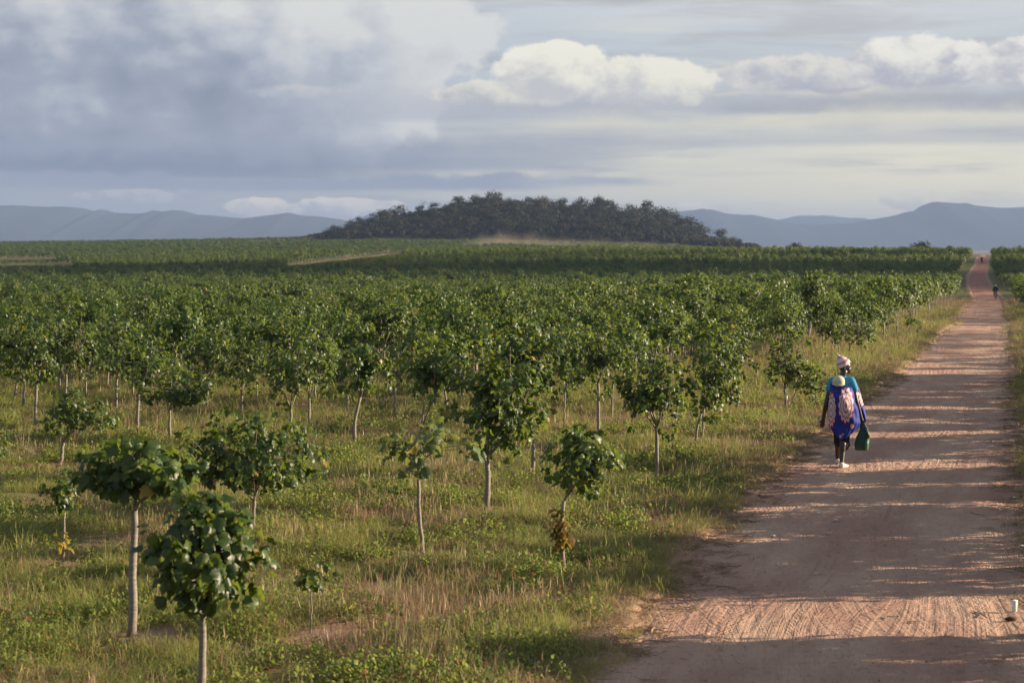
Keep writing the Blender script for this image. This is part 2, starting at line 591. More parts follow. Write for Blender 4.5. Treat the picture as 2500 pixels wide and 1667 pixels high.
def wavy(x, y, s, seed):
    return (np.sin(x * s + seed + 1.3 * np.sin(y * s * 0.7 + seed * 2)) * np.cos(y * s * 1.13 - seed + 0.9 * np.sin(x * s * 0.6 + seed)))


def hummock(x, y):
    f = np.clip(1 - (y - 60) / 80.0, 0, 1)
    return f * np.clip((road_d(x, y) - 0.2) / 1.6, 0, 1) * (0.045 * wavy(x, y, 1.1, 1.0) + 0.03 * wavy(x, y, 2.7, 4.0) + 0.018 * wavy(x, y, 6.1, 7.0))


# road edges, measured on the photograph and carried to the ground
def to_ground_simple(px, py):
    u = (px - 1250) / F
    v = (HOR - py) / F
    y = np.arange(6.0, 3000.0, 0.5)
    below = CAM_H + v * y < base_z(u * y, y)
    k = int(np.argmax(below)) if below.any() else len(y) - 1
    return u * y[k], y[k]


LE = [(1440, 1660), (1510, 1563), (1595, 1478), (1690, 1372), (1786, 1255), (1871, 1175), (1930, 1120), (1990, 1078), (2060, 1000), (2140, 955), (2195, 912), (2262, 850), (2322, 792), (2352, 752)]
RE = [(2640, 1660), (2610, 1563), (2575, 1478), (2545, 1372), (2522, 1255), (2508, 1140), (2498, 1060), (2488, 985), (2480, 930), (2472, 880), (2466, 820), (2455, 775)]
le = np.array([to_ground_simple(*p) for p in LE]); re_ = np.array([to_ground_simple(*p) for p in RE])
# beyond the dip the two edges are given on the ground
FARY = np.array([230, 300, 360, 435, 520, 700, 1000, 3000], float)
fl_px = np.array([2384, 2366, 2364, 2382, 2386, 2388, 2390, 2395.])
fr_px = np.array([2446, 2418, 2405, 2408, 2411, 2408, 2406, 2405.])
le = np.vstack([[le[0][0] - 2.2, 5.0], le, np.c_[(fl_px - 1250) / F * FARY, FARY]])
re_ = np.vstack([[re_[0][0] - 2.0, 5.0], re_, np.c_[(fr_px - 1250) / F * FARY, FARY]])
le = le[np.argsort(le[:, 1])]; re_ = re_[np.argsort(re_[:, 1])]
ysamp = np.concatenate([np.arange(5, 120, 1.0), np.arange(120, 3000, 5.0)])
_l = np.interp(ysamp, le[:, 1], le[:, 0]); _r = np.interp(ysamp, re_[:, 1], re_[:, 0])
kk = np.ones(5) / 5
_l = np.convolve(np.pad(_l, 2, mode='reflect', reflect_type='odd'), kk, 'valid'); _r = np.convolve(np.pad(_r, 2, mode='reflect', reflect_type='odd'), kk, 'valid')


def road_c(y):
    y = np.asarray(y, float)
    c = (np.interp(y, ysamp, _l) + np.interp(y, ysamp, _r)) / 2
    c = np.where(y < 5, c + (y - 5) * 0.27, c)
    return np.where(y > 3000, c + (y - 3000) * 0.235, c)


def road_w(y):
    return (np.interp(y, ysamp, _r) - np.interp(y, ysamp, _l)) / 2


def road_d(x, y):
    """distance outside the road edge (negative on the road)"""
    return np.abs(x - road_c(y)) - road_w(y)


def edge_wob(x, y):
    return 0.10 + 0.16 * wavy(x * 0.3, y, 1.7, 2.0) + 0.09 * wavy(x * 0.3, y, 4.3, 5.0)


def ground_z(x, y):
    x = np.asarray(x, float); y = np.asarray(y, float)
    z = base_z(x, y) + hummock(x, y)
    d = road_d(x, y) + edge_wob(x, y)
    t = np.clip((d + 0.12) / 0.34, 0, 1)
    t = t * t * (3 - 2 * t)
    side = np.where(x < road_c(y), 0.035, 0.01)
    near = np.clip(1 - (y - 250) / 100, 0, 1)
    bank = (-0.22 + (0.22 + side) * t)
    return z * 1.0 + np.where(t < 1, bank - hummock(x, y) * (1 - t), side) * (0.4 + 0.6 * near)


def road_z(x, y):
    x = np.asarray(x, float); y = np.asarray(y, float)
    s = x - road_c(y)
    w = road_w(y)
    z = base_z(x, y) - 0.035
    z = z + 0.008 * wavy(x * 0.5, y * 0.35, 1.0, 3.0) * np.clip(1 - y / 150, 0, 1)
    for c0, dep, wid in ((-0.42, 0.008, 0.22), (0.46, 0.008, 0.24), (-0.78, 0.004, 0.12), (0.78, 0.010, 0.12)):
        z = z - dep * np.exp(-((s - c0 * w + 0.12 * np.sin(y * 0.23 + c0 * 5)) / wid) ** 2)
    return z


def pick(px, py, dmax=3000.0, fn=None):
    """the ground point seen at a photo pixel"""
    fn = fn or ground_z
    d = Vector(((px - 1250) / F, 1.0, (833.5 - py) / F))
    d = Matrix.Rotation(-PITCH, 3, 'X') @ d
    u, v = d.x / d.y, d.z / d.y
    y = np.arange(6.0, 200.0, 0.05) if dmax < 250 else np.concatenate([np.arange(6.0, 200.0, 0.1), np.arange(200.0, dmax, 0.5)])
    below = CAM_H + v * y < fn(u * y, y)
    k = int(np.argmax(below)) if below.any() else len(y) - 1
    return Vector((u * y[k], y[k], float(fn(u * y[k], y[k]))))


def height_at(px, py, y):
    d = Matrix.Rotation(-PITCH, 3, 'X') @ Vector(((px - 1250) / F, 1.0, (833.5 - py) / F))
    return Vector((d.x / d.y * y, y, CAM_H + d.z / d.y * y))


# ground sheet: columns follow the road so that its banks stay sharp
def grow(start, first, ratio, end):
    out = [start]; st = first
    while out[-1] < end:
        out.append(out[-1] + st); st *= ratio
    return out


sp = np.arange(-13.0, 4.0, 0.13)
sr = np.array(grow(4.0, 0.14, 1.045, 7000.0)[1:])
sl = -np.array(grow(13.0, 0.14, 1.045, 7000.0)[1:])[::-1]
s_ax = np.concatenate([sl, sp, sr])
y_ax = np.concatenate([-np.array(grow(-8.0, 0.4, 1.3, 120.0)[1:])[::-1], np.arange(8.0, 62.0, 0.14), np.array(grow(62.0, 0.15, 1.018, 14500.0)[1:])])
YY, SS = np.meshgrid(y_ax, s_ax, indexing='ij')
XX = SS + road_c(np.clip(YY, -50, 14500)) * np.clip(1 - (YY - 6000) / 6000, 0.3, 1)
ZZ = ground_z(XX, YY)
ny, nx = XX.shape
idx = np.arange(ny * nx).reshape(ny, nx)
quads = np.stack([idx[:-1, :-1], idx[:-1, 1:], idx[1:, 1:], idx[1:, :-1]], -1).reshape(-1, 4)

gm, gg, b = new_mat('ground_soil_and_grass')
geo = gm.node_tree.nodes.new('ShaderNodeNewGeometry')
pos = S(gg, geo.outputs['Position'])
px_, py_, pz_ = gg.sep(pos)
na = gg.noise(pos, 0.35, 6, 0.6)
nb = gg.noise(pos, 3.0, 6, 0.65)
nc = gg.noise(pos, 24.0, 5, 0.7)
soil = gg.mix(nc, (0.17, 0.085, 0.05), (0.27, 0.155, 0.095))
gr = gg.ramp(nb, [(0.30, (0.062, 0.080, 0.020)), (0.5, (0.10, 0.115, 0.03)), (0.62, (0.17, 0.15, 0.06)), (0.75, (0.24, 0.18, 0.09))])
gr = gg.mix(gg.step(na, 0.48, 0.68) * 0.5, gr, (0.19, 0.14, 0.065))
farf = gg.step(py_, 45.0, 110.0)
ra = gm.node_tree.nodes.new('ShaderNodeAttribute'); ra.attribute_name = 'roadside'
rside = S(gg, ra.outputs['Fac'])
m1 = gg.step(nb * 0.6 + nc * 0.4 + farf * 0.10 - rside * 0.35, 0.40, 0.56)
col = gg.mix(m1, gg.mix(rside, soil, gg.mix(nc, (0.28, 0.18, 0.12), (0.42, 0.285, 0.195))), gr)
# field colours far away: dry grass between the rows, greener beyond
nf2 = gg.noise(gg.vec(px_ * 0.008, py_ * 0.012, 0.0), 1.0, 5, 0.6)
farcol = gg.ramp(nf2, [(0.35, (0.055, 0.066, 0.022)), (0.5, (0.085, 0.088, 0.03)), (0.65, (0.15, 0.125, 0.055))])
col = gg.mix(gg.step(py_, 550.0, 800.0), col, farcol)
col = gg.mix(gg.step(py_, 1900.0, 3000.0), col, (0.24, 0.19, 0.12))
gg.put(b.inputs['Base Color'], col)
b.inputs['Roughness'].default_value = 0.95
b.inputs['Specular IOR Level'].default_value = 0.1
bn = gm.node_tree.nodes.new('ShaderNodeBump')
bn.inputs['Distance'].default_value = 0.05
bn.inputs['Strength'].default_value = 0.7
gg.put(bn.inputs['Height'], nb * 0.6 + nc * 0.4)
gm.node_tree.links.new(bn.outputs[0], b.inputs['Normal'])
ground = link('ground', mesh_np('ground', np.stack([XX, YY, ZZ], -1).reshape(-1, 3), quads, [gm], None, True))
rdat = ground.data.attributes.new('roadside', 'FLOAT', 'POINT')
rdat.data.foreach_set('value', np.clip(1 - (road_d(XX, YY) - 0.1) / 0.7, 0, 1).astype(np.float32).ravel())
tag(ground, kind='structure')

# road sheet
ry = np.concatenate([np.arange(4.0, 62.0, 0.05), np.array(grow(62.0, 0.06, 1.012, 2200.0)[1:])])
rs = np.linspace(-1.14, 1.14, 120)
RY, RS = np.meshgrid(ry, rs, indexing='ij')
RW = road_w(RY) + 0.25 / np.maximum(1.0, 1)
RX = road_c(RY) + RS * RW
RZ = road_z(RX, RY)
# tread prints, footprints, small clods
fine = np.clip(1 - (RY - 45) / 20, 0, 1)
S_m = RX - road_c(RY)
rr = rng.random(RX.shape) - 0.5
tread = np.zeros_like(RZ)
for c0, wid, lam, ph, drift in ((-1.15, 0.10, 0.10, 0.0, 0.18), (-0.62, 0.13, 0.12, 1.0, -0.15), (0.25, 0.11, 0.09, 2.0, 0.25), (0.95, 0.13, 0.13, 0.5, -0.1), (-1.5, 0.06, 0.08, 0.2, 0.5), (0.6, 0.05, 0.07, 0.2, 0.6)):
    cc = c0 + drift * np.sin(RY * 0.17 + ph) + 0.05 * np.sin(RY * 0.9 + ph)
    win = np.exp(-((S_m - cc) / wid) ** 4)
    tread += win * 0.010 * np.sin((RY + 0.6 * np.abs(S_m - cc)) * 2 * PI / (lam * 1.7)) * (0.6 + 0.4 * np.sin(RY * 0.8 + ph))
tread += 0.0022 * wavy(RX, RY, 9.0, 3.0) + 0.002 * wavy(RX, RY, 17.0, 1.0) + 0.0025 * wavy(RX * 0.6, RY * 1.5, 5.0, 6.0) + 0.007 * rr
RZ = RZ + tread * fine
nyr, nxr = RX.shape
idr = np.arange(nyr * nxr).reshape(nyr, nxr)
rq = np.stack([idr[:-1, :-1], idr[:-1, 1:], idr[1:, 1:], idr[1:, :-1]], -1).reshape(-1, 4)
rm, gg, b = new_mat('red_dirt_road')
uvn = rm.node_tree.nodes.new('ShaderNodeUVMap')
uv = S(gg, uvn.outputs[0])
ux, uy, _z = gg.sep(uv)                         # metres across, metres along
d1 = gg.noise(gg.vec(ux * 0.5, uy * 0.10, 0.0), 1.0, 1, 0.5)
xx = ux + (d1 - 0.5) * 1.6
tr1 = gg.noise(gg.vec(xx * 7.0, uy * 0.16, 2.0), 1.0, 4, 0.62)
tr2 = gg.noise(gg.vec((xx + uy * 0.22) * 8.5, (uy - xx * 0.3) * 0.28, 7.0), 1.0, 4, 0.62)
tr3 = gg.noise(gg.vec((xx - uy * 0.30) * 8.0, (uy + xx * 0.3) * 0.34, 9.0), 1.0, 4, 0.62)
clod = gg.noise(gg.vec(ux * 8.0, uy * 9.0, 0.0), 1.0, 7, 0.70)
clod2 = gg.noise(gg.vec(ux * 2.0, uy * 6.0, 4.0), 1.0, 5, 0.6)
grain = gg.noise(uv, 90.0, 4, 0.7)
tw = gg.math('SINE', uy * 42.0 + gg.math('ABSOLUTE', gg.math('FRACT', xx * 3.1) - 0.5) * 30.0)
tm = gg.step(gg.noise(gg.vec(xx * 2.6, uy * 0.06, 21.0), 1.0, 2, 0.5), 0.50, 0.60) * gg.step(gg.noise(gg.vec(ux * 1.5, uy * 0.5, 31.0), 1.0, 3, 0.5), 0.42, 0.6)
tw2 = gg.math('SINE', uy * 55.0 - xx * 9.0)
tm2 = gg.step(gg.noise(gg.vec((xx + uy * 0.22) * 2.4, uy * 0.06, 51.0), 1.0, 2, 0.5), 0.53, 0.60)
h = tw * tm * 0.07 + tw2 * tm2 * 0.06 + gg.step(tr1, 0.40, 0.60) * 0.17 + gg.step(tr2, 0.42, 0.60) * 0.12 + gg.step(tr3, 0.46, 0.62) * 0.09 + clod * 0.42 + gg.step(clod, 0.57, 0.70) * 0.08 + clod2 * 0.4 + grain * 0.06
tone = gg.noise(gg.vec(ux * 0.8, uy * 0.22, 0.0), 1.0, 5, 0.6)
c = gg.mix(gg.step(tone, 0.35, 0.68), (0.435, 0.268, 0.200), (0.565, 0.392, 0.285))
c = gg.mix(gg.step(clod, 0.56, 0.74) * 0.45, c, (0.31, 0.17, 0.13))
c = gg.mix(gg.step(tr1, 0.58, 0.7) * 0.45, c, (0.33, 0.185, 0.145))
c = gg.mix(gg.step(uy, 90.0, 330.0) * 0.7, c, (0.31, 0.125, 0.090))         # redder soil on the far slope
gg.put(b.inputs['Base Color'], c)
b.inputs['Roughness'].default_value = 0.95
b.inputs['Specular IOR Level'].default_value = 0.08
bn = rm.node_tree.nodes.new('ShaderNodeBump')
bn.inputs['Distance'].default_value = 0.11
bn.inputs['Strength'].default_value = 1.0
gg.put(bn.inputs['Height'], h)
rm.node_tree.links.new(bn.outputs[0], b.inputs['Normal'])
road = link('dirt_road', mesh_np('dirt_road', np.stack([RX, RY, RZ], -1).reshape(-1, 3), rq, [rm], None, True,
                                 uvs=np.stack([RX - road_c(RY), RY], -1).reshape(-1, 2)))
tag(road, kind='structure')
print('ground', len(quads), 'road', len(rq))

# ------------------------------------------------------------------ leaves and trees
def leaf_template(hi=True, curl=0.3, fold=0.25, stalk=True):
    if hi:
        side = [(0.16, -0.10), (0.40, -0.06), (0.53, 0.16), (0.42, 0.36), (0.50, 0.56), (0.28, 0.64), (0.19, 0.84)]
        mid = [(0, 0.04), (0, 0.34), (0, 0.66), (0, 1.0)]
        tri = [(0, 's0', 's1'), (0, 's1', 's2'), (0, 's2', 1), (1, 's2', 's3'), (1, 's3', 2), ('s3', 's4', 2), ('s4', 's5', 2), ('s5', 's6', 2), (2, 's6', 3)]
    else:
        side = [(0.30, -0.08), (0.54, 0.20), (0.40, 0.62)]
        mid = [(0, 0.04), (0, 0.45), (0, 1.0)]
        tri = [(0, 's0', 's1'), (0, 's1', 1), (1, 's1', 's2'), (1, 's2', 2)]
    v = [(x, y) for x, y in mid] + [(x, y) for x, y in side] + [(-x, y) for x, y in side]
    nm, ns = len(mid), len(side)
    out = []
    for k, (x, y) in enumerate(v):
        z = -fold * abs(x) - curl * y * y + (0.05 * math.sin(9 * y + 4 * x) if k >= nm else 0)
        if hi and k >= nm: z += 0.10 * math.sin(13 * y + 11 * fold + (5 if x > 0 else 2) + 9 * curl)
        out.append((x, y, z))
    fs = []
    for t in tri:
        fs.append([q if isinstance(q, int) else nm + int(q[1:]) for q in t])
        fs.append([q if isinstance(q, int) else nm + ns + int(q[1:]) for q in t][::-1])
    if hi and stalk:
        b0 = len(out)
        out += [(-0.018, -0.55, 0.22), (0.018, -0.55, 0.22), (0.014, 0.04, 0.0), (-0.014, 0.04, 0.0)]
        fs.append([b0, b0 + 1, b0 + 2]); fs.append([b0, b0 + 2, b0 + 3])
    return np.array(out, float), np.array(fs, int)


LEAF_HI = [leaf_template(True, c, f) for c, f in ((0.15, 0.35), (0.40, 0.55), (0.65, 0.25), (0.3, 0.85), (0.8, 0.5), (0.1, -0.25))]
LEAF_LO = [leaf_template(False, c, f) for c, f in ((0.15, 0.3), (0.45, 0.5), (0.7, 0.3), (0.2, 0.75))]


def crown_points(rg, centre, radii, ncl, per, spread, droop=0.55, lump=0.28, flat_bottom=0.0, inner=0.35):
    """leaf clusters through the crown; returns cluster tips and leaf frames"""
    centre = np.array(centre, float); radii = np.array(radii, float)
    ph = rg.random(6) * 6.28
    tips = []
    while len(tips) < ncl:
        d = rg.normal(size=3)
        d /= np.linalg.norm(d)
        if d[2] < -0.55 and rg.random() < 0.5: continue
        if flat_bottom and d[2] < -0.15: d[2] *= (1 - flat_bottom)
        k = 1 + lump * (math.sin(3 * d[0] + ph[0]) * math.cos(2.6 * d[1] + ph[1]) + 0.6 * math.sin(4.5 * d[2] + ph[2] + 2 * d[0]))
        r = (rg.random() ** 0.4) if rg.random() > inner else rg.random() * 0.75
        p = d * radii * r * k * 0.92
        tips.append(p)
    tips = np.array(tips)
    pos, X, Y, Z, sc = [], [], [], [], []
    for t in tips:
        n = max(3, int(rg.normal(per, per * 0.2)))
        rad = t / (np.linalg.norm(t) + 1e-6)
        for i in range(n):
            a = i * 2.4 + rg.random()
            o = np.array([math.cos(a), math.sin(a), 0.0]) * rg.uniform(0.5, 1.0) + rad * 0.55
            p = t + o * spread * rg.uniform(0.35, 1.0) + np.array([0, 0, rg.normal() * spread * 0.45])
            y = o / (np.linalg.norm(o) + 1e-6) * 0.75 + np.array([0, 0, -rg.uniform(0.15, 0.55 + droop)]) + rg.normal(size=3) * 0.22
            y /= np.linalg.norm(y)
            n_ = np.array([0, 0, 0.60]) + o * 0.35 + rad * 0.40 + rg.normal(size=3) * 0.30
            n_ -= y * n_.dot(y)
            n_ /= np.linalg.norm(n_) + 1e-9
            pos.append(p); Y.append(y); Z.append(n_); X.append(np.cross(y, n_))
            sc.append(rg.uniform(0.6, 1.15) * (0.8 if i < 2 else 1.0))
    R = np.stack([np.array(X), np.array(Y), np.array(Z)], -1)          # columns are the axes
    return tips + centre, np.array(pos) + centre, R, np.array(sc)


def merge_leaves(pos, R, sc, size, templates, rg):
    V, Fc, off = [], [], 0
    which = rg.integers(0, len(templates), len(pos))
    for ti, (tv, tf) in enumerate(templates):
        m = which == ti
        if not m.any(): continue
        loc = np.einsum('nij,kj->nki', R[m], tv) * (sc[m] * size)[:, None, None] + pos[m][:, None, :]
        n, k = loc.shape[0], tv.shape[0]
        V.append(loc.reshape(-1, 3))
        Fc.append((tf[None] + (np.arange(n) * k)[:, None, None] + off).reshape(-1, 3))
        off += n * k
    return np.concatenate(V), np.concatenate(Fc)


LEAF_MESH = {}
for mk in ('leaf', 'leaf_pale', 'leaf_tuft'):
    LEAF_MESH[mk] = [mesh_np('leaf', v, f, [M[mk]], None, False) for v, f in LEAF_HI]


def limb_paths(rg, fork, tips, nlimb):
    """each limb leads from the fork to the middle of its own sector; twigs go on to the leaf clusters"""
    fork = np.array(fork)
    c = tips.mean(0)
    ang = np.arctan2(tips[:, 1] - c[1], tips[:, 0] - c[0]) + rg.random() * 6
    sect = ((ang % (2 * PI)) / (2 * PI) * nlimb).astype(int) % nlimb
    out = []
    for k in range(nlimb):
        T = tips[sect == k]
        if len(T) == 0: continue
        end = T.mean(0) * 0.75 + c * 0.25
        end[2] = max(end[2], fork[2] + 0.1)
        mid = fork * 0.45 + end * 0.55 + rg.normal(size=3) * 0.04
        mid[:2] += (end[:2] - fork[:2]) * 0.18
        out.append(([fork, (fork + mid) / 2 + rg.normal(size=3) * 0.012, mid, end], T))
    return out


def build_trunk(mb, base, fork, r0, r1, bend, rg, n=8):
    base = np.array(base, float); fork = np.array(fork, float)
    pts, rad = [], []
    for i in range(9):
        t = i / 8
        p = base * (1 - t) + fork * t
        p[0] += bend * math.sin(PI * t) + rg.normal() * 0.004
        p[1] += rg.normal() * 0.004
        pts.append(p)
        rad.append((r0 * (1 - t) + r1 * t) * (1 + (0.35 if i == 0 else 0.0)) * (1 + 0.05 * rg.normal()))
    mb.tube(pts, rad, n)


GROUP_TREE = 'young plantation trees standing in rows'


def make_tree(base, fork, centre, radii, label, seed, r0=0.036, nleaf=300, size=0.15, nlimb=4, singles=True, mk='leaf', bend=0.0, per=9, sparse=False, droop=0.55, limb_r=0.6, extra=None, flat=0.0, group=GROUP_TREE, fit=True):
    rg = np.random.default_rng(seed)
    root = empty('plantation_tree', base)
    tag(root, label, 'tree', group)
    fork = np.array(fork, float) - np.array(base); centre = np.array(centre, float) - np.array(base)
    mb = MB()
    build_trunk(mb, (0, 0, -0.06), fork, r0, r0 * 0.72, bend, rg)
    mb.build('trunk', M['bark'], root)
    ncl = max(3, nleaf // per)
    tips, pos, R, sc = crown_points(rg, centre, radii, ncl, per, min(0.16, size * 1.0), droop, 0.42, flat)
    if fit:                                        # stretch the leafy mass to its measured outline
        q0, q1 = np.percentile(pos, 2.5, axis=0), np.percentile(pos, 97.5, axis=0)
        k = (2 * np.array(radii) * 0.97) / (q1 - q0)
        mid_ = (q0 + q1) / 2
        pos = (pos - mid_) * k + centre
        tips = (tips - mid_) * k + centre
        rn = np.linalg.norm((pos - centre) / np.array(radii), axis=1)
        kp = rn < 1.10
        pos, R, sc = pos[kp], R[kp], sc[kp]
        tips = tips[np.linalg.norm((tips - centre) / np.array(radii), axis=1) < 0.92]
    rl = r0 * 0.72 * limb_r
    for path, T in limb_paths(rg, fork, tips, nlimb):
        mb = MB()
        mb.tube(path, [rl, rl * 0.85, rl * 0.7, rl * 0.45], 6)
        for t in T:
            a = path[2] if rg.random() < 0.6 else path[3]
            m = (a + t) / 2 + rg.normal(size=3) * 0.02
            mb.tube([a, m, t], [rl * 0.4, rl * 0.28, 0.004], 4, False)
        mb.build('branch', M['bark'], root)
    ys_ = pos[:, 1]
    if singles:
        order = np.argsort(ys_)                    # nearest to the camera first: those show
        lim = min(300, len(order))
        for k in order[:lim]:
            o = bpy.data.objects.new('leaf', LEAF_MESH[mk][int(rg.integers(0, 6))])
            COL.objects.link(o)
            o.parent = root
            s = float(sc[k] * size)
            o.matrix_basis = Matrix.Translation(Vector(pos[k])) @ Matrix(R[k].tolist()).to_4x4() @ Matrix.Diagonal((s, s, s, 1))
        rest = order[lim:]
        if len(rest):
            v, f = merge_leaves(pos[rest], R[rest], sc[rest], size, LEAF_HI, rg)
            tag(link('foliage', mesh_np('foliage', v, f, [M[mk]]), root), kind='stuff')
    else:
        v, f = merge_leaves(pos, R, sc, size, LEAF_LO, rg)
        tag(link('crown', mesh_np('crown', v, f, [M[mk]]), root), kind='stuff')
    if extra:                                      # a tuft of small shoots on the trunk
        for (ex_, ez_, er_, en_, emk) in extra:
            t2, p2, R2, s2 = crown_points(rg, (ex_, 0, ez_), (er_, er_, er_ * 1.2), max(2, en_ // 6), 6, 0.07, 0.5)
            for k in range(len(p2)):
                o = bpy.data.objects.new('leaf', LEAF_MESH[emk][int(rg.integers(0, 6))])
                COL.objects.link(o); o.parent = root
                s = float(s2[k] * size * 0.95)
                o.matrix_basis = Matrix.Translation(Vector(p2[k])) @ Matrix(R2[k].tolist()).to_4x4() @ Matrix.Diagonal((s, s, s, 1))
    return root


DS = 2500 / 2352.0
